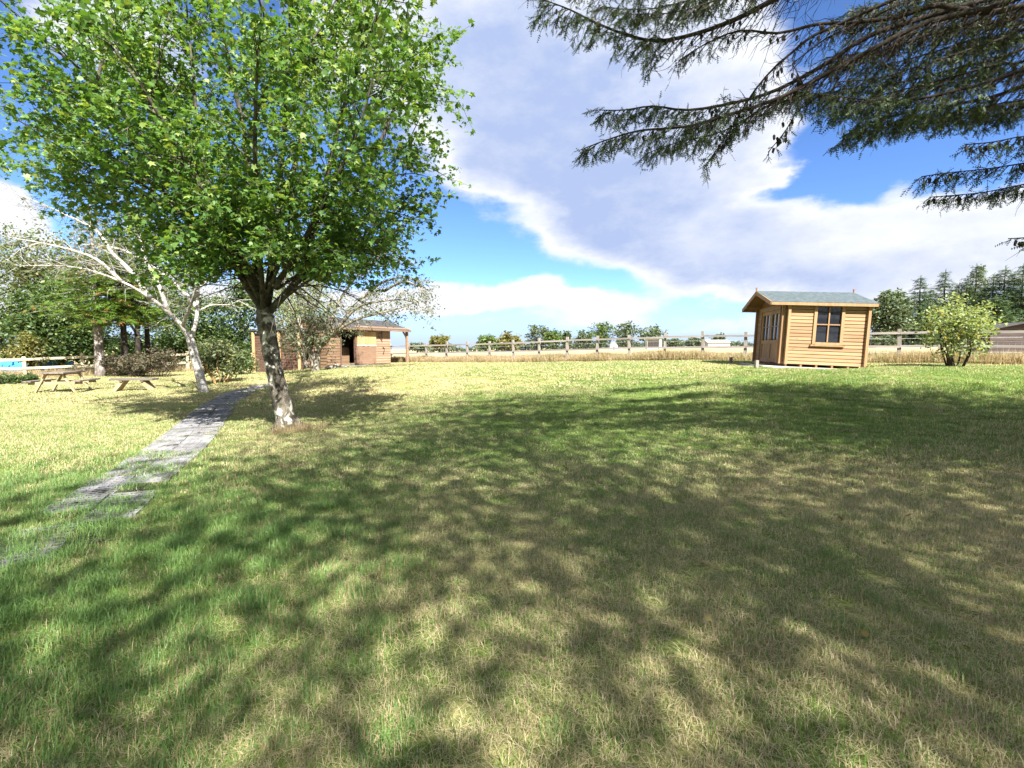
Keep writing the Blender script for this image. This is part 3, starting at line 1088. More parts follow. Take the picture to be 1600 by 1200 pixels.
# gable end (local x=0) of red-brown boards and roof
gw = MB().box((.05, SW / 2, SH / 2), (.08, SW - .1, SH)).build('wall', M['red_board'], stb)
clad(gw, 0.03, SW, -.45, SH, .008, M['stable_board'], 15, 'gable')
gt = MB()
tri = [(0.0, SH), (SW, SH), (SW / 2, SH + SR)]
gt.v = [(-.03, p[0], p[1]) for p in tri] + [(.05, p[0], p[1]) for p in tri]
gt.f = [(0, 1, 2), (5, 4, 3), (0, 3, 4, 1), (1, 4, 5, 2), (2, 5, 3, 0)]
gt.build('gable', M['stable_board'], stb)
MB().box((SL - .05, SW / 2, SH / 2), (.08, SW - .1, SH)).build('wall', M['stable_board'], stb)
MB().box((SL / 2, SW - .05, SH / 2), (SL - .2, .08, SH)).build('wall', M['stable_board'], stb)
PORCH = 1.55
for sgn in (1, -1):
    a_ = math.atan2(SR, SW / 2)
    down = Vector((0, -sgn * math.cos(a_), -math.sin(a_)))
    nr = Vector((0, -sgn * math.sin(a_), math.cos(a_)))
    tl = math.hypot(SR, SW / 2) + .38
    c_ = Vector(((SL + PORCH - .2) / 2, SW / 2, SH + SR + .04)) + down * tl / 2
    mm = Matrix((Vector((1, 0, 0)), down * -sgn, nr)).transposed()
    rf = MB().box((0, 0, 0), (SL + PORCH + .25, tl, .05), mm).build('roof', M['dark_roof'], stb, loc=c_)
    e = c_ + down * tl / 2
    MB().box((e.x, e.y - sgn * .016, e.z - .03), (SL + PORCH + .24, .03, .11)).build('fascia', M['stable_board'], stb)
# porch post with braces and its rails
MB().box((SL + PORCH - .12, -.12, SH / 2 - .1), (.14, .14, SH + .2)).build('porch_post', M['stable_light'], stb)
MB().bar((SL + PORCH - .18, -.12, SH - .5), (SL + PORCH - .55, -.12, SH - .05), .07, .09).build('brace', M['stable_light'], stb)
MB().box(((SL + PORCH) / 2 + 1.0, -.12, SH + .03), (SL + PORCH - 1.8, .10, .12)).build('porch_beam', M['stable_light'], stb)
for z in (.55, 1.12):
    MB().box((SL + PORCH / 2 - .08, 1.2, z), (PORCH - .1, .04, .09)).build('porch_rail', M['table_tan'], stb)
MB().box((SL / 2 + .6, -.55, -.10), (SL + 1.0, 1.15, .2)).build('floor_slab', M['concrete'], stb)

# lean-to screen wall left of the gable, with three round posts
sc_t = thing('boarded_lean_to', 'low dark red boarded lean-to with yellow posts left of the stable gable', 'lean-to', (0, 0, 0))
s0, s1 = at_depth(474, 26.3), at_depth(396, 27.6)
dv = (s1 - s0)
dv.z = 0
L = dv.length
dvn = dv.normalized()
ang = math.atan2(dvn.y, dvn.x)
sc_t.location = (s0.x, s0.y, min(s0.z, s1.z) - 0.15)
sc_t.rotation_euler = (0, 0, ang)
hh = 2.35
wall_ = MB().box((L / 2, -.05, hh / 2), (L, .05, hh)).build('wall', M['red_board'], sc_t)
nb = 16
for k in range(nb):
    z = (k + .5) * hh / nb
    bo = MB().box((0, 0, 0), (L, .03, hh / nb - .018)).build('board', M['red_board'], wall_, loc=(L / 2, .0, z))
for t_ in (0.06, 0.45, 0.97):
    MB().tube([(L * t_, .09, 0), (L * t_, .09, hh + .05)], .085, 8).build('post', M['stable_post'], sc_t)
MB().box((L / 2, -.55, hh + .09), (L + .3, 1.5, .06), Matrix.Rotation(0.10, 3, 'X')).build('roof', M['dark_roof'], sc_t)

# things standing by the stable door
def lathe(prof, n=14):
    mb = MB()
    for r_, z in prof:
        for j in range(n):
            a = 2 * math.pi * j / n
            mb.v.append((r_ * math.cos(a), r_ * math.sin(a), z))
    for i in range(len(prof) - 1):
        for j in range(n):
            a, b = i * n + j, i * n + (j + 1) % n
            mb.f.append((a, b, b + n, a + n))
    mb.f.append(tuple(range(n - 1, -1, -1)))
    return mb


g = G(505, 573)
ch = thing('milk_churn', 'dark grey metal churn beside the forked tree at the stable', 'churn', g)
lathe([(.20, 0), (.21, .05), (.21, .50), (.17, .64), (.12, .70), (.12, .78), (.15, .84), (.13, .85), (.02, .86)]).build('body', plain_mat('churn_metal', (0.10, 0.11, 0.125), .45, .2, 5, .5), ch, True)
for s in (-1, 1):
    MB().tube([(s * .17, 0, .62), (s * .24, 0, .60), (s * .23, 0, .50), (s * .20, 0, .47)], .012, 5).build('handle', M['black_metal'], ch)
for px, py, s, lab in ((519, 574, .30, 'largest grey brown stone in the pile by the stable door'), (527, 575, .22, 'flat pale stone on the right of the pile by the stable door'), (513, 577, .18, 'smallest stone in front of the churn by the stable door')):
    g = G(px, py)
    mb = MB()
    import bmesh
    bm = bmesh.new()
    bmesh.ops.create_icosphere(bm, subdivisions=2, radius=s)
    for v_ in bm.verts:
        v_.co *= 1 + random.uniform(-.14, .14)
        v_.co.z *= 0.65
    me = bpy.data.meshes.new('stone')
    bm.to_mesh(me)
    bm.free()
    me.materials.append(M['stone'])
    o = link('stone', me, None, g + Vector((0, 0, s * .35)))
    tag(o, lab, 'stone', 'stones by the stable door')

# dark shed far right behind the fence
g = at_depth(1597, 35)
sh = thing('field_shed', 'low dark brown boarded shed with a shallow roof beyond the fence on the right', 'shed', (g.x, g.y, g.z - .1), (0, 0, R(-8)))
wd, dp, hh = 4.2, 3, 1.85
sw = MB().box((0, dp / 2, hh / 2), (wd, dp, hh)).build('wall', M['shed_board'], sh)
for k in range(11):
    MB().box((0, 0, 0), (wd + .02, .03, .16)).build('board', M['shed_board'], sw, loc=(0, -.012, .1 + k * .178))
gt = MB()
tri = [(-wd / 2, hh), (wd / 2, hh), (0, hh + .45)]
gt.prism(tri, 0.0, dp)
gt.build('gable', M['shed_board'], sh)
for s in (-1, 1):
    gt = MB().bar((0, dp / 2 - .15, hh + .49), (s * (wd / 2 + .3), dp / 2 - .15, hh - .02), dp + .5, .06)
    gt.build('roof', M['dark_roof'], sh)
# pale shed far left
g = G(-2, 583)
ps = thing('pale_hut', 'small pale hut with a dark roof edge at the far left behind the fence', 'hut', (g.x - .2, g.y + 3.0, g.z), (0, 0, R(25)))
MB().box((0, 0, 1.0), (1.6, 1.6, 2.0)).build('wall', M['pale_wall'], ps)
MB().box((0, 0, 2.04), (1.75, 1.75, .10)).build('roof', M['dark_roof'], ps)
MB().box((.83, -.83, 1.0), (.08, .08, 2.0)).build('corner_strip', M['dark_roof'], ps)
# blue round pool behind the left fence
g = at_depth(58, lp[2].y + 5.5)
bp = thing('paddling_pool', 'bright blue round pool half hidden behind the left fence', 'pool', (g.x, g.y, g.z))
lathe([(1.75, 0), (1.8, .3), (1.78, .66), (1.70, .68), (1.66, .5)], 28).build('wall', M['blue_sheet'], bp, True)
lathe([(1.66, .5), (.01, .5)], 28).build('water', plain_mat('pool_water', (0.05, .25, .4), .1), bp)
# far barn, caravan and tent across the field
g = at_depth(1118, 150)
b = thing('white_barn', 'low long white roofed barn far across the field behind a fence post', 'barn', g)
MB().box((0, 0, .7), (6.6, 5, 1.4)).build('wall', M['pale_wall'], b)
MB().prism([(-2.8, 1.4), (2.8, 1.4), (0, 2.3)], -3.5, 3.5, lambda x, y, z: (y, x, z)).build('roof', M['white_wall'], b)
g = at_depth(1022, 110)
b = thing('field_shelter', 'far pale shelter with a dark open front under the trees across the field', 'shelter', g)
b.scale = (.75, .75, .75)
MB().box((0, 1, 1.6), (4.2, 2.4, 3.2)).box((1.7, -.4, 1.6), (.8, .4, 3.2)).build('wall', M['pale_wall'], b)
MB().box((-.4, -.24, 1.5), (3.2, .08, 2.1)).build('opening_shade', M['painted_shade'], b)  # dark sheet on a solid front, painted as the shade inside
MB().box((0, .8, 3.3), (4.8, 3.4, .2)).build('roof', M['felt'], b)
g = at_depth(958, 120)
b = thing('white_tent', 'small white peaked tent far across the field', 'tent', g)
b.scale = (.6, .6, .6)
MB().prism([(-1.9, 0), (1.9, 0), (1.4, 1.9), (0, 3.4), (-1.4, 1.9)], -1.5, 1.5).build('canvas', M['white_wall'], b)
MB().prism([(-.5, 0.02), (.5, 0.02), (0, 1.8)], -1.53, -1.505).build('entrance_shade', M['painted_shade'], b)  # dark triangle laid on the closed canvas as the shade within


# ------------------------------------------------------------------ picnic tables
def picnic_table(name, label, loc, rz):
    t = thing(name, label, 'picnic table', loc, (0, 0, rz))
    L = 1.55
    for k in range(5):
        MB().box((0, -.30 + k * .15, .74), (L, .142, .045)).build('top_plank', M['table_grey'], t)
    for s in (-1, 1):
        for k in range(2):
            MB().box((0, s * (.66 + k * .135), .435), (L, .128, .045)).build('seat_plank', M['table_grey'], t)
    for e in (-1, 1):
        x = e * (L / 2 - .22)
        for s in (-1, 1):
            MB().bar((x, s * .24, .715), (x, s * .60, 0.0), .05, .10, (1, 0, 0)).build('leg', M['table_tan'], t)
        MB().box((x - e * .05, 0, .36), (.045, 1.62, .10)).build('seat_bearer', M['table_tan'], t)
        MB().box((x - e * .05, 0, .68), (.045, .68, .07)).build('top_bearer', M['table_tan'], t)
    return t


g = G(100, 612)
picnic_table('picnic_table', 'weathered picnic table with attached benches near the left fence', g, R(108))
g = G(211, 611)
t = thing('low_table', 'low grey slab bench on splayed legs between picnic table and pale tree', 'bench', g, (0, 0, R(8)))
for k in range(3):
    MB().box((random.uniform(-.02, .02), -.16 + k * .16, .46), (1.5, .15, .07)).build('top_plank', M['table_grey'], t)
for s in (-1, 1):
    MB().bar((s * .32, 0, .43), (s * .66, 0, 0.0), .34, .12, (0, 0, 1)).build('leg', M['table_tan'], t)
    MB().box((s * .36, 0, .40), (.10, .44, .05)).build('bearer', M['table_grey'], t)


# ------------------------------------------------------------------ trees
def curve_pts(pts, n_sub=4):
    """Catmull-Rom through pts"""
    pts = [Vector(p) for p in pts]
    q = [pts[0] * 2 - pts[1]] + pts + [pts[-1] * 2 - pts[-2]]
    out_ = []
    for i in range(1, len(q) - 2):
        p0, p1, p2, p3 = q[i - 1], q[i], q[i + 1], q[i + 2]
        for k in range(n_sub):
            t = k / n_sub
            out_.append(0.5 * ((2 * p1) + (p2 - p0) * t + (2 * p0 - 5 * p1 + 4 * p2 - p3) * t * t + (3 * p1 - p0 - 3 * p2 + p3) * t ** 3))
    out_.append(pts[-1])
    return out_


def length_of(pts):
    return sum((b - a).length for a, b in zip(pts[:-1], pts[1:]))


def wander(p, d, L, n, r, bend=0.25, up=0.0):
    pts = [Vector(p)]
    d = Vector(d).normalized()
    for i in range(n):
        d = (d + Vector((r.gauss(0, bend), r.gauss(0, bend), r.gauss(0, bend) + up))).normalized()
        pts.append(pts[-1] + d * L / n)
    return pts


def twig_tree(limbs, r, sub_step, sub_len, ss_step, ss_len, anchor_step, start=0.22, up=0.03, out_from=None, sub_up=0.25, droop=-0.05):
    """grows sub-branches and twigs on limb polylines; returns (subs, twigs, anchors)"""
    subs, twigs, anchors = [], [], []
    for pts in limbs:
        L = length_of(pts)
        acc = 0.0
        nxt = L * start
        for a, b in zip(pts[:-1], pts[1:]):
            sl_ = (b - a).length
            while nxt < acc + sl_:
                p = a.lerp(b, (nxt - acc) / sl_)
                tan = (b - a).normalized()
                side = Vector((r.gauss(0, 1), r.gauss(0, 1), r.gauss(0, .6)))
                side = (side - tan * side.dot(tan)).normalized()
                d = tan * 0.55 + side * 0.9 + Vector((0, 0, sub_up))
                if out_from is not None:
                    o = p - out_from
                    o.z *= .3
                    if o.length > 0.1:
                        d += o.normalized() * 0.45
                frac = nxt / L
                sub = wander(p, d, r.uniform(*sub_len) * (1.15 - .55 * frac), 5, r, .16, droop)
                subs.append(sub)
                SL_ = length_of(sub)
                k = 0.15
                while k < 1.0:
                    i = min(int(k * 5), 4)
                    q = sub[i].lerp(sub[i + 1], k * 5 - i)
                    tan2 = (sub[i + 1] - sub[i]).normalized()
                    s2 = Vector((r.gauss(0, 1), r.gauss(0, 1), r.gauss(0, .5)))
                    s2 = (s2 - tan2 * s2.dot(tan2)).normalized()
                    tw = wander(q, tan2 * .6 + s2 * .8 + Vector((0, 0, up)), r.uniform(*ss_len), 3, r, .2, droop)
                    twigs.append(tw)
                    m_ = max(1, int(length_of(tw) / anchor_step))
                    for j in range(m_):
                        u = (j + .6) / m_ * 3
                        ii_ = min(int(u), 2)
                        anchors.append(tw[ii_].lerp(tw[ii_ + 1], u - ii_))
                    k += ss_step / SL_
                nxt += sub_step * r.uniform(.7, 1.3)
            acc += sl_
    return subs, twigs, np.array([tuple(a) for a in anchors])


def root_flare(base, top, r0, r1, n=6, bulge=1.35, h=0.35):
    pts, rad = [], []
    for i in range(n + 1):
        t = i / n
        pts.append(Vector(base).lerp(Vector(top), t))
        rr = r0 + (r1 - r0) * t
        z = t * (Vector(top) - Vector(base)).length
        rr *= 1 + (bulge - 1) * math.exp(-z / h * 2)
        rad.append(rr)
    return pts, rad


# --- the big maple
pr = random.Random(21)
base = G(450, 669)
MD = base.y
fk = P(414, 492, MD)
mp = thing('maple_tree', 'large leafy green maple tree with a mottled leaning trunk beside the path', 'tree', base)
tr_px = [(453, 675, 0), (444, 645, 0), (436, 610, 0), (427, 570, 0), (420, 530, 0), (415, 500, 0), (413, 480, 0)]
tp = [P(a_, b_, MD + c_) - base for a_, b_, c_ in tr_px]
tp = curve_pts(tp, 4)
rads = np.interp(np.linspace(0, 1, len(tp)), [0, .06, .16, .5, .85, 1], [.30, .215, .185, .165, .17, .15])
mb = MB()
# lumpy trunk
for i, p in enumerate(tp):
    pass
mb.tube(tp, [r_ * (1 + pr.uniform(-.05, .05)) for r_ in rads], 14)
trunk = mb.build('trunk', M['maple_bark'], mp, True)
for k in range(5):          # root toes
    a_ = k * 1.26 + .3
    mb = MB().tube([Vector((math.cos(a_) * .12, math.sin(a_) * .12, .16)), Vector((math.cos(a_) * .25, math.sin(a_) * .25, .05)), Vector((math.cos(a_) * .42, math.sin(a_) * .42, -.06))], [.09, .07, .03], 7)
    mb.build('root', M['maple_bark'], trunk, True)
LIMBS = [
    [(414, 492, 0), (375, 430, -.1), (330, 340, -.5), (250, 240, -1), (150, 130, -1.4), (40, 40, -1.7)],
    [(414, 492, 0), (362, 400, 0), (285, 250, 0), (215, 80, .1), (180, -60, .1)],
    [(414, 490, 0), (395, 380, .4), (385, 230, .8), (350, 60, 1), (320, -100, 1.1)],
    [(416, 488, 0), (430, 400, .2), (440, 260, .2), (450, 100, .2), (455, -80, .2)],
    [(418, 490, 0), (470, 425, -.2), (505, 300, -.5), (540, 160, -.8), (590, 20, -1), (615, -80, -1.1)],
    [(420, 488, 0), (480, 420, .3), (540, 330, .8), (595, 220, 1), (630, 120, 1.2), (635, 20, 1.3)],
    [(450, 450, 0), (530, 400, .2), (590, 355, .4), (625, 320, .4), (645, 300, .4)],
    [(416, 480, .1), (440, 330, 1.8), (470, 220, 2.8), (480, 100, 3.3), (490, 0, 3.6)],
    [(412, 480, -.1), (400, 300, -1.4), (400, 150, -2), (410, 0, -2.4)],
    [(365, 410, 0), (280, 320, .4), (180, 250, .8), (90, 215, 1), (40, 215, 1)],
    [(405, 465, -.1), (320, 300, -1.3), (230, 150, -2), (120, 0, -2.5)],
    [(400, 440, .4), (330, 330, 1.5), (250, 200, 2.3), (190, 60, 2.8)],
    [(430, 450, -.3), (500, 330, -1.2), (560, 200, -1.7), (600, 50, -2)],
    [(425, 480, 0), (480, 440, -.4), (540, 410, -.7), (580, 385, -.8)],
    [(405, 460, 0), (365, 420, -.4), (330, 375, -.7)],
    [(280, 320, .4), (190, 300, .2), (110, 275, .1), (60, 262, 0)],
    [(250, 240, -1), (150, 190, -1.2), (60, 130, -1.4)],
    [(335, 330, .2), (312, 220, .2), (300, 100, .3), (290, -10, .3)],
    [(385, 230, .8), (420, 130, .6), (490, 60, .5), (530, -10, .5)],
    [(250, 240, -1), (240, 140, -.6), (262, 40, -.4), (270, -40, -.4)],
    [(450, 100, .2), (500, 90, .9), (550, 60, 1.4), (580, 0, 1.6)],
    [(150, 130, -1.4), (170, 60, -1.0), (190, -20, -.8)],
    [(410, 472, -.1), (438, 410, -.7), (452, 350, -1.2), (450, 280, -1.5)],
    [(400, 450, -.1), (355, 370, -.9), (325, 310, -1.3), (280, 250, -1.6)],
    [(432, 452, .1), (500, 405, .7), (550, 375, 1.0), (585, 365, 1.1)],
    [(300, 350, -.4), (240, 300, -.6), (170, 262, -.8), (110, 240, -.9)],
    [(400, 440, .2), (370, 380, 1.0), (340, 340, 1.4), (330, 290, 1.6)],
    [(540, 330, .8), (590, 290, .2), (625, 255, -.1), (645, 235, -.2)],
    [(550, 160, -.8), (590, 140, -.6), (625, 105, -.5)],
]
limbs_w = []
for lm in LIMBS:
    pts = curve_pts([P(a_, b_, MD + c_) - base for a_, b_, c_ in lm], 5)
    limbs_w.append(pts)
    L = length_of(pts)
    r0 = 0.014 + 0.0088 * L
    rad = [max(.012, r0 * (1 - .85 * i / (len(pts) - 1))) for i in range(len(pts))]
    MB().tube(pts, rad, 7).build('branch', M['limb_bark'], mp, True)
axis_top = P(420, 300, MD) - base
subs, twigs, anch = twig_tree(limbs_w, pr, 0.21, (0.8, 1.9), 0.15, (0.3, 0.8), 0.085, 0.09, 0.05, axis_top, 0.06)
mb = MB()
for s in subs:
    mb.tube(s, [.016, .013, .010, .008, .006, .004], 4, False)
for t_ in twigs[::2]:
    mb.tube(t_, [.005, .004, .003, .002], 3, False)
tag(mb.build('twigs', M['limb_bark'], mp), kind='stuff')
pos = np.repeat(anch, 3, axis=0)
pos = pos + rng.normal(size=pos.shape) * .055
print('maple leaves', len(pos), 'subs', len(subs))
px_, py_ = 800 + FPX * (pos[:, 0] + base.x) / (pos[:, 1] + base.y), 545 - FPX * (pos[:, 2] + base.z - EYE) / (pos[:, 1] + base.y)
clump_n = .5 + .5 * np.sin(pos[:, 0] * 3.1 + 1.7 * np.sin(pos[:, 2] * 2.3)) * np.sin(pos[:, 1] * 2.9 + 1.3 * np.sin(pos[:, 0] * 2.1)) * np.sin(pos[:, 2] * 3.7 + pos[:, 0])
ck = rng.random(len(pos)) < .30 + .85 * clump_n
pos, px_, py_ = pos[ck], px_[ck], py_[ck]
low = np.exp(-((px_ - 420) / 95.0) ** 2)
pos = pos[(py_ > -160) & (pos[:, 2] > 2.75 - .7 * rng.random(len(pos)) ** 2) & (py_ < 458 - 62 * low * (.45 + .55 * rng.random(len(pos))))]
NLEAF = 140000
if len(pos) > NLEAF:
    pos = pos[rng.permutation(len(pos))[:NLEAF]]
tag(leaves('crown', pos, .102, M['maple_leaf'], mp, MAPLE, MAPLE_F, 1.0, .55, .45), kind='stuff')


# --- generic broadleaf tree
def lumpy_points(r, n_clumps, per, radii, clump, hollow=0.35, squash=0.8, bottom=-0.9):
    c = r.normal(size=(n_clumps * 3, 3))
    c = norm(c) * (hollow + (1 - hollow) * r.random((n_clumps * 3, 1)) ** 0.6)
    c = c[c[:, 2] > bottom][:n_clumps]
    c = c * np.array(radii)
    p = np.repeat(c, per, axis=0)
    cr = np.repeat(clump * r.uniform(.6, 1.3, len(c)), per)[:, None]
    q = norm(r.normal(size=p.shape)) * (r.random((len(p), 1)) ** 0.45) * cr
    q[:, 2] *= squash
    return p + q, c


def broad_tree(name, label, base, crown_c, radii, n_clumps, per, clump, leaf, mat, bark, trunk_r=.12, tv=OVAL, tf=OVAL_F, seed=1, cat='tree', group=None, stems=1, spread=.25, limb_n=10, up=.8, rand=.9, hollow=.35, bottom=-.9):
    r = np.random.default_rng(seed)
    q = random.Random(seed)
    base = Vector(base)
    t = thing(name, label, cat, base, group=group)
    pts, cl = lumpy_points(r, n_clumps, per, radii, clump, hollow, bottom=bottom)
    cc = Vector(crown_c)
    pts = pts + np.array(cc)
    keep = pts[:, 2] > .03
    pts = pts[keep]
    mb = MB()
    tops = []
    for s in range(stems):
        a = 2 * math.pi * s / stems + q.uniform(0, 1)
        b0 = Vector((math.cos(a), math.sin(a), 0)) * (spread * .35 if stems > 1 else 0)
        b0.z = -.08
        fk_ = cc * .72 + Vector((math.cos(a), math.sin(a), 0)) * (spread * radii[0] if stems > 1 else 0.05)
        line = curve_pts([b0, b0.lerp(fk_, .45) + Vector((q.uniform(-.08, .08), q.uniform(-.08, .08), 0)), fk_, fk_ + (cc - fk_) * .9 + Vector((q.uniform(-.3, .3), q.uniform(-.3, .3), radii[2] * .45))], 4)
        n_ = len(line)
        rad = [trunk_r * (1.25 if i == 0 else 1) * (1 - .8 * i / (n_ - 1)) for i in range(n_)]
        mb.tube(line, rad, 8)
        tops.append(line)
    mb.build('trunk', bark, t, True)
    mb = MB()
    sel = cl[r.permutation(len(cl))[:limb_n * 2]]
    for c in sel:
        line = tops[q.randrange(len(tops))]
        st_ = line[q.randrange(n_ // 3, n_ - 1)]
        e = Vector(c) + cc
        if e.z < .1:
            continue
        mid_ = st_.lerp(e, .5) + Vector((0, 0, .12 * (e - st_).length))
        mb.tube(curve_pts([st_, mid_, e], 3), [trunk_r * .42 * (1 - .12 * i) for i in range(7)], 5, False)
    mb.build('limbs', bark, t, True)
    tag(leaves('crown', pts, leaf, mat, t, tv, tf, up, rand, .3, r), kind='stuff')
    return t


# --- spruce-like conifers
def spruce(name, label, base, height, radius, mat, bark, z0=.1, rows=16, per=9, leaf=.35, trunk_r=.2, seed=1, droop=.35, group=None, sprays=9, ragged=.25, lean=0.0):
    r = np.random.default_rng(seed)
    base = Vector(base)
    t = thing(name, label, 'tree', base, group=group)
    ax = lambda z: np.array([lean * z / height, 0, z])
    MB().tube([Vector((0, 0, -.2)), Vector((0, 0, .3)), Vector(ax(height * .5)), Vector(ax(height * .98))], [trunk_r * 1.3, trunk_r, trunk_r * .6, .02], 9).build('trunk', bark, t, True)
    P_, Fw, S_ = [], [], []
    mb = MB()
    for k in range(rows):
        u = (k + r.uniform(-.3, .3)) / rows
        z = height * (z0 + (1 - z0) * u)
        rad = radius * (1 - u) ** .85 * r.uniform(1 - ragged, 1 + ragged) + .03 * radius
        n_ = max(3, int(per * (1 - .5 * u)))
        a0 = r.uniform(0, 6.28)
        for j in range(n_):
            a = a0 + 6.283 * j / n_ + r.uniform(-.3, .3)
            L = rad * r.uniform(.7, 1.15)
            d = np.array([math.cos(a), math.sin(a), 0])
            tip_drop = -droop * L * r.uniform(.5, 1.2)
            c0 = ax(z)
            q = [Vector(c0), Vector(c0 + d * L * .5 + np.array([0, 0, tip_drop * .35])), Vector(c0 + d * L + np.array([0, 0, tip_drop * .8]))]
            mb.tube(q, [.03 * trunk_r / .2, .018 * trunk_r / .2, .006], 4, False)
            m_ = max(3, int(sprays * (.4 + .6 * L / radius)))
            for i in range(m_):
                s = (i + r.uniform(.1, .9)) / m_
                s = .15 + .85 * s
                p = c0 + d * L * s + np.array([0, 0, tip_drop * s * s * .8])
                for sg in (-1, 1, 0):
                    sd_ = np.array([-d[1], d[0], 0]) * sg
                    f = d * (.5 if sg else 1.0) + sd_ * .9 + np.array([0, 0, -.22 + r.normal() * .22])
                    P_.append(p + r.normal(size=3) * .03 * radius)
                    Fw.append(f + r.normal(size=3) * .18)
                    S_.append(leaf * (1.15 - .6 * s) * (1.05 - .6 * u) * r.uniform(.75, 1.25))
    # leader
    for j in range(6):
        P_.append(ax(height * (.93 + .012 * j)))
        Fw.append(np.array([r.normal() * .4, r.normal() * .4, .8]))
        S_.append(leaf * .34)
    mb.build('limbs', bark, t)
    P_, Fw, S_ = np.array(P_), np.array(Fw), np.array(S_)
    nrm = r.normal(size=P_.shape) * .35 + np.array([0, 0, 1])
    V_, F_ = leaf_arrays(P_, S_, Fw, nrm, SPRAY * np.array([1.25, 1, 1]), SPRAY_F)
    me = raw_mesh('crown', V_, F_, mat, np.repeat(r.random(len(P_)), len(SPRAY)))
    tag(link('crown', me, t), kind='stuff')
    return t


def h_at(base, py):
    """height above the base that shows at image row py"""
    _, b_ = ray(800, py)
    return EYE + b_ * base.y - base.z


# three conifers behind the picnic tables
for i, (px, py, top, rad, tr_, lab, sd_) in enumerate(((157, 588, 312, 2.6, .24, 'lime green conifer with the thickest pale trunk behind the picnic tables', 4), (197, 587, 345, 2.2, .18, 'middle conifer with a dark trunk in the clump behind the low bench', 5), (233, 582, 350, 2.4, .16, 'right hand conifer with a thin dark trunk in the clump of three', 6))):
    b_ = G(px, py)
    H = h_at(b_, top)
    spruce('conifer', lab, b_, H, rad, M['spruce_lime'], M['conifer_bark'] if i == 0 else M['dark_bark'], .36, 15, 9, .62, tr_, sd_, .28, 'conifers behind the picnic tables', 9)

# pale leaning cherry with bare twigs
pr = random.Random(33)
base = G(318, 612)
CDp = base.y
ct = thing('pale_tree', 'leaning white barked tree with almost bare pale twigs beside the path', 'tree', base)
tp = curve_pts([P(a_, b_, CDp) - base for a_, b_ in ((320, 618), (313, 590), (304, 555), (297, 530))], 4)
MB().tube(tp, np.interp(np.linspace(0, 1, len(tp)), [0, .15, 1], [.22, .16, .13]), 12).build('trunk', M['pale_bark'], ct, True)
CL = [
    [(298, 534, 0), (285, 510, -.2), (262, 487, -.5), (235, 466, -.8), (190, 440, -1.3), (120, 418, -1.6), (30, 415, -1.8)],
    [(297, 532, 0), (307, 500, .1), (309, 465, .2), (312, 430, .1), (330, 380, 0), (335, 330, 0)],
    [(235, 466, -.8), (205, 425, -1.0), (175, 395, -1.0), (150, 360, -1.1), (90, 330, -1.2), (20, 300, -1.3)],
    [(262, 487, -.5), (250, 450, .1), (225, 400, .5), (215, 350, .8), (200, 310, 1)],
    [(308, 480, .1), (285, 455, .5), (250, 425, 1), (190, 390, 1.4), (110, 380, 1.6)],
    [(312, 485, .1), (330, 477, .3), (355, 476, .4), (375, 470, .5)],
    [(309, 465, .2), (290, 420, -.5), (270, 380, -1), (255, 340, -1.2)],
    [(309, 450, .1), (335, 430, .5), (350, 395, .7), (360, 360, .8)],
    [(285, 510, -.2), (300, 470, -.9), (310, 430, -1.3), (300, 390, -1.6)],
    [(190, 440, -1.3), (150, 405, -1.5), (90, 385, -1.8), (10, 370, -2)],
]
lw_ = []
for i, lm in enumerate(CL):
    pts = curve_pts([P(a_, b_, CDp + c_) - base for a_, b_, c_ in lm], 4)
    lw_.append(pts)
    L = length_of(pts)
    r0 = min(.10, .018 + .014 * L)
    MB().tube(pts, [max(.008, r0 * (1 - .88 * k / (len(pts) - 1))) for k in range(len(pts))], 6).build('branch', M['pale_bark'], ct, True)
subs, twigs, anch = twig_tree(lw_, pr, .20, (.6, 1.4), .14, (.2, .55), .3, .18, .05, Vector((0, 0, 3.5)), .25)
mb = MB()
for s in subs:
    mb.tube(s, [.014, .012, .010, .008, .006, .004], 3, False)
for t_ in twigs:
    mb.tube(t_, [.006, .005, .004, .003], 3, False)
tag(mb.build('twigs', M['pale_twig'], ct), kind='stuff')
pick = anch[rng.random(len(anch)) < .42]
tag(leaves('crown', np.repeat(pick, 2, axis=0) + rng.normal(size=(len(pick) * 2, 3)) * .06, .10, M['pale_leaf'], ct, OVAL, OVAL_F, .7, .9, .4), kind='stuff')

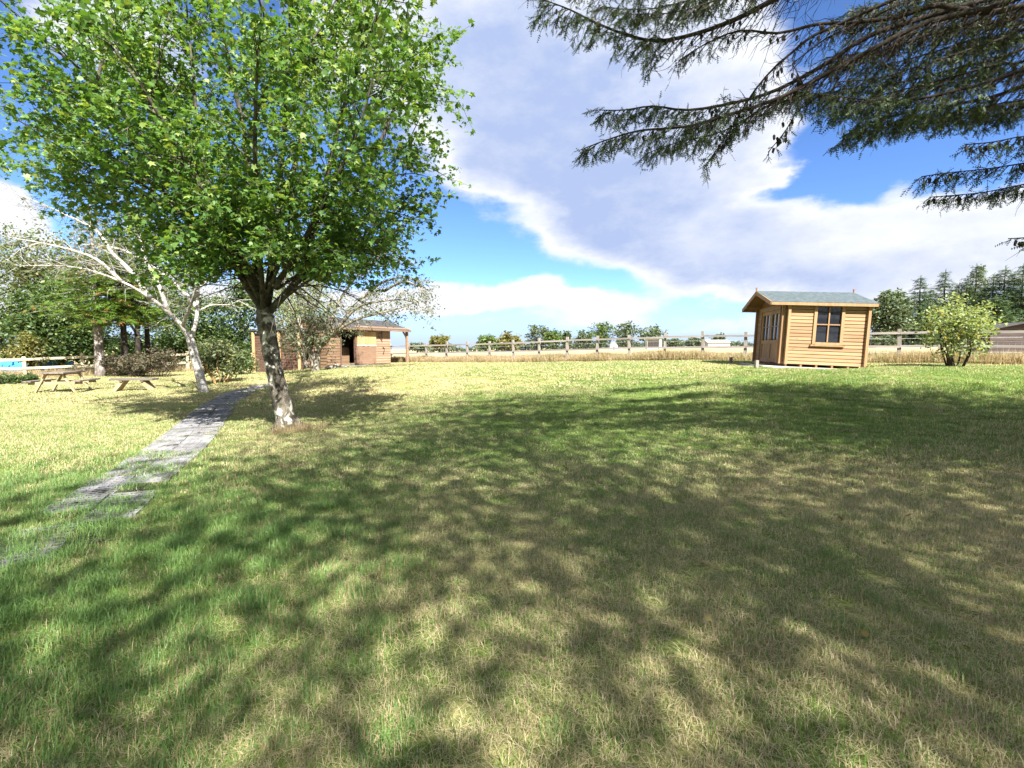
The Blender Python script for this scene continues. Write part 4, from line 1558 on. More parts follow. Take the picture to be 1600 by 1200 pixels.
# forked grey green tree in front of the stable
pr = random.Random(41)
base = G(488, 581)
WD = base.y
wt = thing('forked_tree', 'low forking grey green tree spreading its branches in front of the stable', 'tree', base)
WL = [
    [(494, 585, 0), (495, 560, 0), (497, 545, 0), (512, 530, 0), (517, 505, 0), (512, 485, -.1), (520, 460, -.2)],
    [(492, 585, 0), (486, 555, 0), (478, 530, 0), (468, 505, 0), (455, 480, 0), (440, 455, 0)],
    [(480, 575, 0), (470, 550, 0), (455, 525, -.2), (440, 505, -.3), (430, 490, -.4)],
    [(497, 548, 0), (503, 530, .3), (520, 520, .5), (535, 500, .8), (560, 470, 1.1), (600, 455, 1.4)],
    [(512, 530, 0), (530, 510, -.4), (560, 480, -.8), (600, 470, -1), (640, 470, -1.2), (668, 488, -1.3)],
    [(517, 505, 0), (530, 470, .4), (560, 430, .6), (600, 405, .7), (640, 410, .8)],
    [(478, 530, 0), (490, 490, -.8), (500, 460, -1.1), (515, 425, -1.2)],
    [(520, 520, .5), (555, 500, .3), (590, 490, .2), (630, 480, .1), (655, 470, .1)],
    [(560, 470, 1.1), (600, 440, 1.3), (640, 435, 1.4), (670, 455, 1.5)],
    [(600, 455, 1.4), (630, 440, .6), (655, 450, .4), (672, 475, .3)],
    [(468, 505, 0), (480, 470, .5), (470, 430, .8)],
    [(560, 430, .6), (600, 395, .6), (625, 390, .6)],
    [(497, 548, 0), (492, 515, -.6), (502, 495, -.8), (518, 502, -.9)],
    [(478, 530, 0), (462, 512, -.6), (450, 500, -.9), (436, 505, -1.0)],
    [(512, 530, 0), (506, 505, -.9), (490, 480, -1.3), (470, 470, -1.5)],
    [(486, 555, 0), (470, 535, -.7), (452, 528, -1.0), (438, 535, -1.1)],
    [(497, 545, 0), (486, 520, -.7), (490, 500, -1.1), (478, 490, -1.3)],
]
lw_ = []
for i, lm in enumerate(WL):
    pts = curve_pts([P(a_, b_, WD + c_) - base for a_, b_, c_ in lm], 4)
    lw_.append(pts)
    L = length_of(pts)
    r0 = (.20, .14, .11)[i] if i < 3 else min(.09, .02 + .016 * L)
    MB().tube(pts, [max(.010, r0 * (1 - .88 * k / (len(pts) - 1))) for k in range(len(pts))], 8 if i < 3 else 6).build('trunk' if i < 3 else 'branch', M['moss_bark'], wt, True)
subs, twigs, anch = twig_tree(lw_, pr, .19, (.6, 1.35), .16, (.25, .6), .10, .30, .03, Vector((1.2, .5, 2.2)), .12, -.09)
mb = MB()
for s in subs:
    mb.tube(s, [.014, .012, .010, .008, .006, .004], 3, False)
for t_ in twigs[::2]:
    mb.tube(t_, [.005, .004, .003, .002], 3, False)
tag(mb.build('twigs', M['moss_bark'], wt), kind='stuff')
pos = anch + rng.normal(size=anch.shape) * .07
pos = np.concatenate([pos, pos + rng.normal(size=pos.shape) * .08])
pos = pos[rng.permutation(len(pos))[:60000]]
tag(leaves('crown', pos, .135, M['silver_leaf'], wt, OVAL * np.array([.85, 1, 1]), OVAL_F, .6, .9, .5), kind='stuff')
# trees and bushes of the left boundary
def bt(name, label, px, depth, top, bot_c, half, mat, bark=None, seed=1, leaf=.16, clumps=70, per=60, ysq=.8, cat='tree', hollow=.35, tr_=.12, stems=1, spread=.25, group=None, clump=None, base=None, bottom=-.9, rand=.9):
    b_ = base or at_depth(px, depth)
    H = h_at(b_, top)
    zl = max(0.0, h_at(b_, bot_c))
    rx = half * depth / FPX if base is None else half * b_.y / FPX
    rz = (H - zl) / 2
    clump = clump or .30 * min(rx, rz) + .12
    return broad_tree(name, label, b_, (0, 0, zl + rz), (max(rx - clump * .5, .2), max(rx * ysq - clump * .5, .2), max(rz - clump * .4, .2)), clumps, per, clump, leaf, mat, bark or M['dark_bark'], tr_, seed=seed, cat=cat, hollow=hollow, stems=stems, spread=spread, group=group, bottom=bottom, rand=rand)


bt('evergreen_tree', 'broad dark green dense tree behind the left fence', 95, 31, 428, 588, 75, M['dark_leaf'], seed=51, leaf=.23, clumps=150, per=95, tr_=.2)
bt('hazel_bush', 'yellowing brown green bush left of the dark tree behind the fence', 42, 29, 515, 592, 28, M['gold_leaf'], seed=52, leaf=.15, clumps=50, per=55, cat='bush', stems=4)
bt('ash_tree', 'pale green tree at the far left edge behind the small hut', -8, 38, 470, 575, 42, M['mid_leaf'], seed=53, leaf=.22, clumps=70, per=60)
bt('willow_tree', 'tall airy pale willow rising behind the dark tree on the left', 60, 36, 345, 500, 105, M['pale_leaf'], M['dark_bark'], seed=54, leaf=.23, clumps=170, per=55, tr_=.22, hollow=.2)
bt('willow_tree', 'pale feathery willow behind the bare twigs of the leaning white tree', 215, 37, 335, 500, 110, M['pale_leaf'], M['dark_bark'], seed=55, leaf=.24, clumps=170, per=55, tr_=.22, hollow=.2)
bt('hedgerow_tree', 'dark leafy tree in shade right of the conifer clump', 285, 36, 440, 585, 60, M['dark_leaf'], seed=56, leaf=.24, clumps=110, per=70)
bt('hedgerow_tree', 'dark green tree behind the maple trunk left of the stable', 375, 36, 420, 575, 48, M['dark_leaf'], seed=57, leaf=.24, clumps=90, per=65)
bt('hedgerow_tree', 'light green tree glimpsed above the stable roof behind the maple', 465, 44, 395, 520, 70, M['lemon_leaf'], seed=58, leaf=.24, clumps=100, per=60)
bt('stemmy_shrub', 'round leafy shrub with tan stems beside the white barked tree', 345, 0, 528, 590, 46, M['pale_leaf'], M['stable_post'], seed=59, leaf=.16, clumps=70, per=44, cat='shrub', stems=11, spread=.55, tr_=.035, base=G(344, 599), hollow=.2)
for i, (px, py, top, half, mat, lab) in enumerate(((185, 588, 553, 26, 'bramble', 'brown tangled bramble between the two thickest conifer trunks'), (215, 589, 548, 26, 'bramble', 'dull brown bramble heap behind the low bench'), (250, 589, 540, 34, 'bramble', 'dark bramble thicket left of the white barked tree'), (175, 586, 560, 12, 'rust_leaf', 'small reddish bush against the pale conifer trunk'), (382, 586, 545, 22, 'dark_leaf', 'dark green bush between shrub and maple trunk'))):
    bt('bramble_bush', lab, px, 0, top, py, half, M[mat], M['dead_twig'], seed=70 + i, leaf=.11, clumps=45, per=55, cat='bush', stems=9, spread=.7, tr_=.02, base=G(px, py), bottom=-.95)
for i, (px, py, half, lab) in enumerate(((12, 600, 26, 'low nettle patch at the foot of the left fence by the frame edge'), (44, 599, 14, 'low green weeds by the fence post left of the picnic table'))):
    bt('weed_patch', lab, px, 0, py - 16, py, half, M['dark_leaf'], M['dead_twig'], seed=80 + i, leaf=.09, clumps=50, per=40, cat='weeds', stems=8, spread=.8, tr_=.012, base=G(px, py), bottom=-.95, clump=.14)

# trees across the field
FAR = [(687, 160, 522, 547, 20, 'gold_leaf', 'small round golden tree across the field beside the porch'),
       (652, 150, 536, 548, 18, 'far_leaf', 'low dark bush across the field just right of the porch post'),
       (766, 150, 521, 549, 24, 'mid_leaf', 'dense green tree at the left end of the far tree line'),
       (795, 150, 517, 549, 22, 'gold_leaf', 'olive tinted tree in the far tree line above the fourth fence post'),
       (838, 170, 503, 549, 22, 'far_leaf', 'tallest grey green tree left of the gap in the far tree line'),
       (866, 165, 514, 549, 18, 'mid_leaf', 'bright green round tree right of the tall grey green one'),
       (885, 165, 515, 547, 8, 'far_leaf', 'thin small tree standing between the two far tree groups'),
       (911, 170, 514, 548, 16, 'far_leaf', 'pale round tree at the left of the right far tree group'),
       (938, 170, 502, 546, 24, 'mid_leaf', 'two headed green tree in the right far tree group'),
       (978, 165, 500, 546, 20, 'far_leaf', 'tall dark tree in the middle of the right far tree group'),
       (1018, 165, 506, 547, 26, 'far_leaf', 'broad tree at the right of the far tree group behind the shelter'),
       (1052, 150, 528, 545, 14, 'far_leaf', 'low bush between the far shelter and the white barn'),
       (1085, 180, 527, 543, 16, 'far_leaf', 'round dark bush left of the white roofed barn'),
       (1124, 190, 520, 543, 13, 'far_leaf', 'slender tree rising behind the white roofed barn')]
for i, (px, dpt, top, bot, half, mat, lab) in enumerate(FAR):
    bt('field_tree', lab, px, dpt, top, bot, half, M[mat], seed=100 + i, leaf=.85, clumps=50, per=34, tr_=.3, group='trees across the field', hollow=.3)
for i, (px, dpt, top, bot, half, lab) in enumerate(((200, 38, 515, 592, 34, 'dark hedge in the shade behind the conifer trunks'), (262, 37, 520, 592, 34, 'dark hedge right of the conifer trunks behind the bramble'), (330, 39, 500, 588, 40, 'dense dark hedge behind the white barked tree'), (140, 37, 505, 592, 30, 'dark hedge left of the thick conifer trunk'))):
    bt('hedge', lab, px, dpt, top, bot, half, M['dark_leaf'], seed=170 + i, leaf=.22, clumps=80, per=60, cat='hedge', bottom=-.98, hollow=.2)
for i, (px0, px1, dpt, hh_) in enumerate(((655, 745, 185, 2.2), (745, 905, 178, 3.0), (895, 1060, 185, 2.8), (1050, 1180, 195, 2.4))):
    a_, b_ = at_depth(px0, dpt), at_depth(px1, dpt)
    r = np.random.default_rng(180 + i)
    n = int((b_.x - a_.x) * 70)
    tt = r.random(n)
    hx = a_.x + (b_.x - a_.x) * tt - a_.x
    top_ = hh_ * (.55 + .75 * np.interp(tt * 24, np.arange(26), r.random(26)))
    pp_ = np.stack([hx, r.normal(size=n) * .8, top_ * r.random(n) ** .7], 1)
    hd = thing('field_hedge', ('low hedge across the field nearest the porch post', 'hedge under the left group of far field trees', 'hedge under the right group of far field trees', 'low far hedge running behind the white roofed barn')[i], 'hedge', a_)
    tag(leaves('foliage', pp_, .9, M['far_leaf'], hd, OVAL, OVAL_F, .8, .9, .2, r), kind='stuff')
# right hand wood
bt('round_tree', 'round grey green broadleaf tree just right of the cabin roof', 1386, 75, 448, 538, 36, M['far_leaf'], seed=121, leaf=.5, clumps=120, per=60, tr_=.3)
bt('birch_tree', 'brownish airy tree between the round tree and the first spruce', 1410, 82, 462, 538, 18, M['bramble'], M['pale_twig'], seed=122, leaf=.4, clumps=50, per=40, tr_=.2)
SPR = [(1432, 78, 431, 3.4, 'first pointed dark spruce right of the round tree'), (1470, 80, 421, 3.8, 'second pointed spruce with the sharpest tip behind the lawn shrub'), (1492, 86, 440, 3.6, 'lower spruce wedged behind the two pointed ones'),
       (1518, 84, 410, 3.6, 'tall thin topped spruce left of the dense evergreen block'), (1545, 74, 428, 4.2, 'full green spruce above the dark shed roof'), (1562, 72, 416, 4.4, 'wide bright green spruce at the right edge of the wood'), (1590, 70, 412, 4.4, 'rightmost tall spruce cut by the frame edge'), (1625, 72, 405, 4.6, 'outermost spruce of the wood beyond the dark shed'),
       (1449, 92, 452, 3.6, 'short spruce filling the gap between the two pointed ones'), (1504, 90, 432, 3.8, 'dusky spruce right behind the thin topped one'), (1532, 80, 446, 4.0, 'short bushy spruce just left of the shed roof'), (1577, 82, 424, 4.2, 'dark spruce half hidden between the two at the wood edge'), (1552, 66, 462, 3.6, 'lowest bright spruce directly above the shed roof')]
for i, (px, dpt, top, rad, lab) in enumerate(SPR):
    b_ = at_depth(px, dpt)
    spruce('spruce_tree', lab, b_, h_at(b_, top), rad * 1.5, M['spruce_dark'], M['dark_bark'], .03, 22, 12, 1.25, .25, 130 + i, .3, 'spruces of the wood on the right', 8, .22)
bt('scots_pine', 'thin topped pale pine standing taller behind the spruces', 1522, 95, 412, 500, 14, M['far_leaf'], M['pale_twig'], seed=141, leaf=.45, clumps=40, per=30, tr_=.2)
bt('hedge_bush', 'low dark hedge bush behind the fence right of the cabin', 1375, 60, 525, 546, 26, M['far_leaf'], seed=142, leaf=.4, clumps=40, per=40, cat='bush')
# shrub on the lawn right of the cabin
b_ = G(1493, 574)
bt('lawn_shrub', 'loose yellow green shrub with bare brown stems on the lawn right of the cabin', 1493, 0, 452, 568, 58, M['lemon_leaf'], M['dead_twig'], seed=150, leaf=.095, clumps=150, per=25, cat='shrub', stems=9, spread=.42, tr_=.028, base=b_, hollow=.15, clump=.34)


# ------------------------------------------------------------------ the overhanging conifer, its branches reaching in from the right
pr = random.Random(77)
cb = Vector((11.5, 1.6, tz(11.5, 1.6)))
oc = thing('overhanging_conifer', 'dark conifer whose long drooping branches hang in from the upper right', 'tree', cb)
OH = 13.5
MB().tube([(0, 0, -.2), (0, 0, .5), (.05, 0, 6), (0, .1, 12), (0, 0, OH)], [.50, .40, .30, .17, .03], 12).build('trunk', M['dark_bark'], oc, True)


def needle_branch(pts, r0, twig_len, step, start, dens=1.0, twig_droop=-.35):
    """a drooping branch with twigs; returns nothing, builds branch > twigs, needles"""
    L = length_of(pts)
    br = MB().tube(pts, [max(.006, r0 * .72 * (1 - .88 * i / (len(pts) - 1))) for i in range(len(pts))], 7).build('branch', M['dark_bark'], oc, True)
    tw = MB()
    Pn, Fn, Sn = [], [], []
    acc, nxt = 0, L * start * .35
    side = 1
    for a, b in zip(pts[:-1], pts[1:]):
        sl_ = (b - a).length
        tan = (b - a).normalized()
        hs = tan.cross(Vector((0, 0, 1)))
        if hs.length < .05:
            hs = Vector((0, 1, 0))
        hs.normalize()
        while nxt < acc + sl_:
            p = a.lerp(b, (nxt - acc) / sl_)
            fr = nxt / L
            side = -side
            d = tan * pr.uniform(.5, 1.1) + hs * side * pr.uniform(.25, 1.0) + Vector((0, 0, pr.uniform(-.75, .05) + twig_droop * .3))
            tl = pr.uniform(*twig_len) * 1.15 * (1.0 - .55 * max(0, fr - .45) / .55) * (.65 + .35 * min(1, fr * 2))
            t_ = wander(p, d, tl, 5, pr, .13, twig_droop * .22)
            tw.tube(t_, [.007, .006, .005, .004, .003, .002], 3, False)
            live = fr > start
            if live:
                m_ = int(tl / .034 * dens)
            else:
                m_ = int(tl / .12 * dens) if pr.random() < .25 else 0
                for kk in range(3):      # dead side twiglets
                    u = pr.uniform(.2, 4.9)
                    i_ = int(u)
                    tw.tube(wander(t_[i_].lerp(t_[i_ + 1], u - i_), d + Vector((pr.gauss(0, .8), pr.gauss(0, .8), pr.gauss(0, .6))), pr.uniform(.1, .3), 3, pr, .3), [.004, .003, .002, .0015], 3, False)
            lines = [(t_, m_)]
            if live:
                for kk in range(int(tl / .055)):
                    u = pr.uniform(.5, 4.9)
                    i_ = int(u)
                    dt = (t_[i_ + 1] - t_[i_]).normalized()
                    t2 = wander(t_[i_].lerp(t_[i_ + 1], u - i_), dt * .8 + Vector((pr.gauss(0, .7), pr.gauss(0, .7), pr.gauss(0, .5) - .3)), pr.uniform(.08, .26) * (1.1 - .12 * u), 3, pr, .2, -.1)
                    tw.tube(t2, [.004, .003, .002, .0015], 3, False)
                    t2 = [t2[0], t2[0].lerp(t2[1], .6), t2[1].lerp(t2[2], .2), t2[1].lerp(t2[2], .8), t2[2].lerp(t2[3], .4), t2[3]]
                    lines.append((t2, max(2, int(length_of(t2) / .04 * dens))))
            for t_, m_ in lines:
              for k in range(m_):
                u = (.12 + .88 * (k + pr.random()) / m_) * 5
                i_ = min(int(u), 4)
                q = t_[i_].lerp(t_[i_ + 1], u - i_)
                dt = (t_[i_ + 1] - t_[i_]).normalized()
                sv = Vector((pr.gauss(0, 1), pr.gauss(0, 1), pr.gauss(0, .8) - .45))
                f = dt * .75 + sv * .55
                Pn.append(tuple(q))
                Fn.append(tuple(f))
                Sn.append(pr.uniform(.055, .12))
            nxt += step * .68 * pr.uniform(.6, 1.4)
        acc += sl_
    cn = MB()
    for kk in range(int(L * 1.6)):
        u = pr.uniform(.35, .97) * (len(pts) - 1)
        i_ = int(u)
        q = pts[i_].lerp(pts[i_ + 1], u - i_) + Vector((pr.gauss(0, .05), pr.gauss(0, .05), -.03))
        cn.tube([q, q + Vector((0, 0, -.015)), q + Vector((pr.gauss(0, .006), pr.gauss(0, .006), -.055)), q + Vector((0, 0, -.07))], [.006, .017, .014, .004], 6)
    tag(cn.build('cones', M['dead_twig'], br), kind='stuff')
    tag(tw.build('twigs', M['dead_twig'], br), kind='stuff')
    if Pn:
        Pn, Fn, Sn = np.array(Pn), np.array(Fn), np.array(Sn)
        nrm = rng.normal(size=Pn.shape) * .8 + np.array([0, 0, .7])
        V_, F_ = leaf_arrays(Pn, Sn, Fn, nrm, SPRAY, SPRAY_F)
        me_ = raw_mesh('needles', V_, F_, M['cedar'], np.repeat(rng.random(len(Pn)), len(SPRAY)))
        tag(link('needles', me_, br), kind='stuff')


OB = [   # (points (px, py, depth), radius, twig length, step, live from, density)
    ([(1420, -120, 6.0), (1300, -45, 6.1), (1205, 2, 6.2), (1150, 30, 6.3), (1090, 52, 6.4), (1030, 64, 6.5), (980, 55, 6.5), (930, 35, 6.6), (890, 15, 6.6), (845, -2, 6.7)], .065, (.35, .75), .06, .58, 1.0),
    ([(1300, -90, 6.6), (1180, -50, 6.7), (1080, -30, 6.9), (980, -25, 7.0), (900, -30, 7.0)], .05, (.35, .75), .07, .3, 1.0),
    ([(1640, 0, 5.6), (1467, 8, 5.8), (1403, 27, 5.9), (1333, 35, 6.0), (1277, 38, 6.1), (1215, 52, 6.3), (1155, 48, 6.4), (1100, 70, 6.5), (1060, 95, 6.6)], .055, (.2, .5), .08, .75, .6),
    ([(1640, -40, 6.0), (1467, 20, 6.2), (1360, 55, 6.3), (1290, 100, 6.4), (1215, 140, 6.5), (1150, 160, 6.6), (1075, 172, 6.7), (1020, 166, 6.8), (975, 172, 6.8), (940, 172, 6.9)], .06, (.3, .6), .06, .66, 1.1),
    ([(1640, -20, 5.3), (1450, 35, 5.6), (1330, 95, 5.8), (1220, 152, 6.0), (1130, 182, 6.1), (1070, 198, 6.2), (1000, 204, 6.3), (950, 218, 6.3), (912, 232, 6.4)], .055, (.3, .6), .06, .62, 1.1),
    ([(1640, 10, 6.4), (1500, 40, 6.5), (1400, 72, 6.6), (1300, 112, 6.7), (1200, 165, 6.8), (1130, 205, 6.9), (1060, 222, 7.0), (1010, 240, 7.0)], .045, (.25, .5), .065, .55, 1.0),
    ([(1350, 20, 5.8), (1240, 80, 6.0), (1180, 140, 6.1), (1140, 205, 6.2), (1108, 250, 6.2)], .035, (.15, .38), .07, .55, 1.1),
    ([(1640, 95, 5.4), (1500, 140, 5.6), (1400, 158, 5.8), (1300, 150, 5.9), (1245, 143, 6.0)], .045, (.3, .6), .05, .25, .85),
    ([(1640, 120, 5.9), (1520, 158, 6.0), (1420, 175, 6.1), (1350, 195, 6.2), (1315, 215, 6.3)], .045, (.3, .55), .055, .2, 1.1),
    ([(1640, 60, 6.6), (1500, 105, 6.7), (1400, 130, 6.8), (1320, 140, 6.9), (1270, 150, 7.0)], .045, (.3, .65), .05, .15, .85),
    ([(1640, 40, 7.2), (1530, 60, 7.3), (1430, 90, 7.4), (1340, 110, 7.5)], .045, (.35, .7), .05, .1, .85),
    ([(1640, 20, 6.9), (1540, 30, 7.0), (1450, 50, 7.1), (1380, 60, 7.2)], .045, (.35, .7), .05, .1, .85),
    ([(1640, -50, 7.6), (1520, -20, 7.7), (1420, 0, 7.8), (1330, 15, 7.9)], .05, (.4, .8), .05, .1, .85),
    ([(1290, 60, 6.2), (1260, 140, 6.3), (1230, 200, 6.3), (1200, 238, 6.4)], .018, (.1, .25), .08, .6, .8),
    ([(1660, 212, 5.6), (1600, 213, 5.7), (1550, 222, 5.8), (1508, 226, 5.9)], .022, (.15, .35), .055, .1, 1.1),
    ([(1660, 245, 5.9), (1600, 255, 6.0), (1540, 264, 6.1), (1480, 270, 6.2), (1440, 276, 6.2)], .022, (.15, .3), .055, .2, 1.1),
    ([(1660, 280, 6.2), (1600, 288, 6.3), (1540, 300, 6.4), (1480, 306, 6.4), (1452, 308, 6.5)], .022, (.15, .3), .05, .2, 1.2),
    ([(1650, 370, 5.8), (1610, 371, 5.8), (1575, 373, 5.9)], .012, (.08, .15), .06, .3, 1.0),
    ([(1640, 150, 6.4), (1560, 178, 6.5), (1500, 185, 6.6), (1450, 180, 6.7)], .03, (.25, .45), .06, .1, 1.0),
    ([(1660, 75, 5.7), (1560, 100, 5.8), (1460, 128, 5.9), (1370, 150, 6.0), (1300, 172, 6.0)], .03, (.3, .6), .06, .1, .6),
    ([(1660, 20, 6.1), (1560, 62, 6.2), (1460, 95, 6.3), (1380, 120, 6.4), (1310, 128, 6.4)], .03, (.3, .6), .06, .1, .6),
    ([(1660, -20, 6.4), (1560, 12, 6.5), (1460, 40, 6.6), (1370, 78, 6.7), (1290, 90, 6.7)], .03, (.35, .65), .065, .15, .6),
    ([(1660, -60, 6.8), (1560, -25, 6.9), (1470, 0, 7.0), (1380, 30, 7.0), (1300, 40, 7.1)], .03, (.35, .65), .065, .1, .6),
    ([(1660, 135, 6.2), (1570, 160, 6.3), (1480, 178, 6.4), (1400, 190, 6.5), (1340, 205, 6.5)], .025, (.25, .5), .05, .1, .85),
    ([(1300, -60, 6.0), (1200, -30, 6.1), (1120, 0, 6.2), (1050, 20, 6.3), (970, 22, 6.4)], .03, (.3, .55), .06, .3, 1.0),
    ([(1180, -60, 7.4), (1100, -10, 7.5), (1040, 10, 7.5), (990, 15, 7.6), (940, 10, 7.6)], .03, (.3, .5), .06, .25, .9),
]
for (pp, r0, tlen, step, start, dens) in OB:
    pts = [P(a_, b_, c_) for a_, b_, c_ in pp]
    # run the bough back to the trunk, well above
    first = pts[0]
    hz = min(OH - 2, first.z + .8)
    pts = [Vector((cb.x, cb.y, hz)), first.lerp(Vector((cb.x, cb.y, hz)), .45) + Vector((0, 0, .25))] + pts
    pts = curve_pts([q - cb for q in pts], 3)
    vis = length_of([q for q in pts[6:]]) / length_of(pts)
    needle_branch(pts, r0, tlen, step, 1 - vis * (1 - start), dens)


def shade_crown(parent, z0, z1, rad, n_br, seed, mat, size=.55, per=26, keep=lambda p: True, off=Vector((0, 0, 0)), zexp=.8):
    """boughs outside the picture: boughs as limbs and needle sprays"""
    r = np.random.default_rng(seed)
    mb = MB()
    Pn, Fn, Sn = [], [], []
    for k in range(n_br):
        u = r.random()
        z = z0 + (z1 - z0) * u
        L = rad * (1 - u) ** zexp * r.uniform(.65, 1.1) + .5
        a = r.uniform(0, 6.283)
        d = np.array([math.cos(a), math.sin(a), 0])
        tip = np.array([0, 0, z]) + d * L + np.array([0, 0, -.22 * L])
        if not keep(Vector(tip) + off) or not keep(Vector(np.array([0, 0, z]) + d * L * .6) + off):
            continue
        q = [Vector((0, 0, z)), Vector(np.array([0, 0, z]) + d * L * .55 + np.array([0, 0, -.04 * L])), Vector(tip)]
        mb.tube(q, [.035, .02, .006], 4, False)
        m_ = int(per * L / 3)
        for i in range(m_):
            s = .25 + .75 * r.random()
            wv = np.array([-d[1], d[0], 0]) * r.normal() * .28 * L * (.3 + .7 * s)
            p = np.array([0, 0, z]) + d * L * s + wv + np.array([0, 0, -.22 * L * s * s + r.normal() * .12])
            Pn.append(p)
            Fn.append(d + wv * .8 + r.normal(size=3) * .35 + np.array([0, 0, -.35]))
            Sn.append(size * r.uniform(.6, 1.3))
    mb.build('limbs', M['dark_bark'], parent)
    Pn, Fn, Sn = np.array(Pn), np.array(Fn), np.array(Sn)
    Wp = Pn + np.array(off)
    dd_ = np.maximum(Wp[:, 1], .3)
    hid = (Wp[:, 1] < .3) | (FPX * Wp[:, 0] / dd_ > 900) | (FPX * (Wp[:, 2] - EYE) / dd_ > 700)
    Pn, Fn, Sn = Pn[hid], Fn[hid], Sn[hid]
    nrm = r.normal(size=Pn.shape) * .45 + np.array([0, 0, 1])
    V_, F_ = leaf_arrays(Pn, Sn, Fn, nrm, SPRAY * np.array([1.5, 1, 1]), SPRAY_F)
    me_ = raw_mesh('crown', V_, F_, mat, np.repeat(r.random(len(Pn)), len(SPRAY)))
    tag(link('crown', me_, parent), kind='stuff')


def out_of_view(p):
    """keeps the extra boughs out of the part of the sky the photograph shows open"""
    if p.y < 0.6:
        return True
    px = 800 + FPX * p.x / p.y
    py = 545 - FPX * (p.z - EYE) / p.y
    return px > 1800 or py < -250


shade_crown(oc, 2.6, OH, 6.4, 330, 301, M['cedar'], .24, 22, out_of_view, cb)
for (x, y, cz, rad, seed_, per_, lab) in ((5.6, -3.5, 13.5, (4.4, 4.6, 5.2), 302, 180, 'tallest broadleaf tree standing behind and right of the viewpoint'), (12.2, -2.0, 10.0, (4.8, 4.8, 4.4), 303, 165, 'broad tree well to the right of the viewpoint out of frame'), (1.2, -7.5, 11.0, (3.8, 4.0, 3.8), 304, 90, 'smaller broadleaf tree straight behind the viewpoint'), (7.2, -6.2, 10.5, (4.2, 4.2, 3.8), 305, 95, 'mid sized broadleaf tree between the two behind the viewpoint')):
    broad_tree('shade_tree', lab, (x, y, tz(x, y)), (0, 0, cz), rad, 120, per_, 2.1, .163, M['mid_leaf'], M['dark_bark'], .12, seed=seed_, limb_n=12, hollow=.12)


# ------------------------------------------------------------------ grass
def blade_patch(name, n, radius, hmin, hmax, wmin, wmax, mat, seed, flat=.25, bend=.5):
    r = np.random.default_rng(seed)
    a = r.uniform(0, 6.283, n)
    rr = radius * np.sqrt(r.random(n))
    x, y = rr * np.cos(a), rr * np.sin(a)
    h = r.uniform(hmin, hmax, n) * (1 - .35 * (rr / radius) ** 2)
    wd = r.uniform(wmin, wmax, n)
    th = r.uniform(0, 6.283, n)
    bd = np.abs(r.normal(size=n)) * bend + .08
    lying = r.random(n) < flat
    bd = np.where(lying, r.uniform(1.6, 3.2, n), bd)
    dx, dy = np.cos(th), np.sin(th)
    sx_, sy_ = -dy, dx
    V = np.zeros((n, 5, 3))
    for k, (t, wf) in enumerate(((0, 1.0), (.55, .8), (1.0, 0))):
        o = bd * h * t * t
        hz = h * t * (1 - .32 * np.minimum(bd, 2.6) * t)
        hz = np.maximum(hz, .004 + .012 * t)
        cx_, cy_ = x + dx * o, y + dy * o
        if k < 2:
            V[:, 2 * k] = np.stack([cx_ - sx_ * wd * wf / 2, cy_ - sy_ * wd * wf / 2, hz], 1)
            V[:, 2 * k + 1] = np.stack([cx_ + sx_ * wd * wf / 2, cy_ + sy_ * wd * wf / 2, hz], 1)
        else:
            V[:, 4] = np.stack([cx_, cy_, hz], 1)
    V[:, :2, 2] -= .015
    F_ = np.array([(0, 1, 3), (0, 3, 2), (2, 3, 4)])[None] + (np.arange(n) * 5)[:, None, None]
    rnd = r.random(n)
    rnd = np.where(lying, .55 + .45 * rnd, rnd)
    me_ = raw_mesh(name, V.reshape(-1, 3), F_.reshape(-1, 3), mat, np.repeat(rnd, 5))
    return bpy.data.objects.new(name, me_)


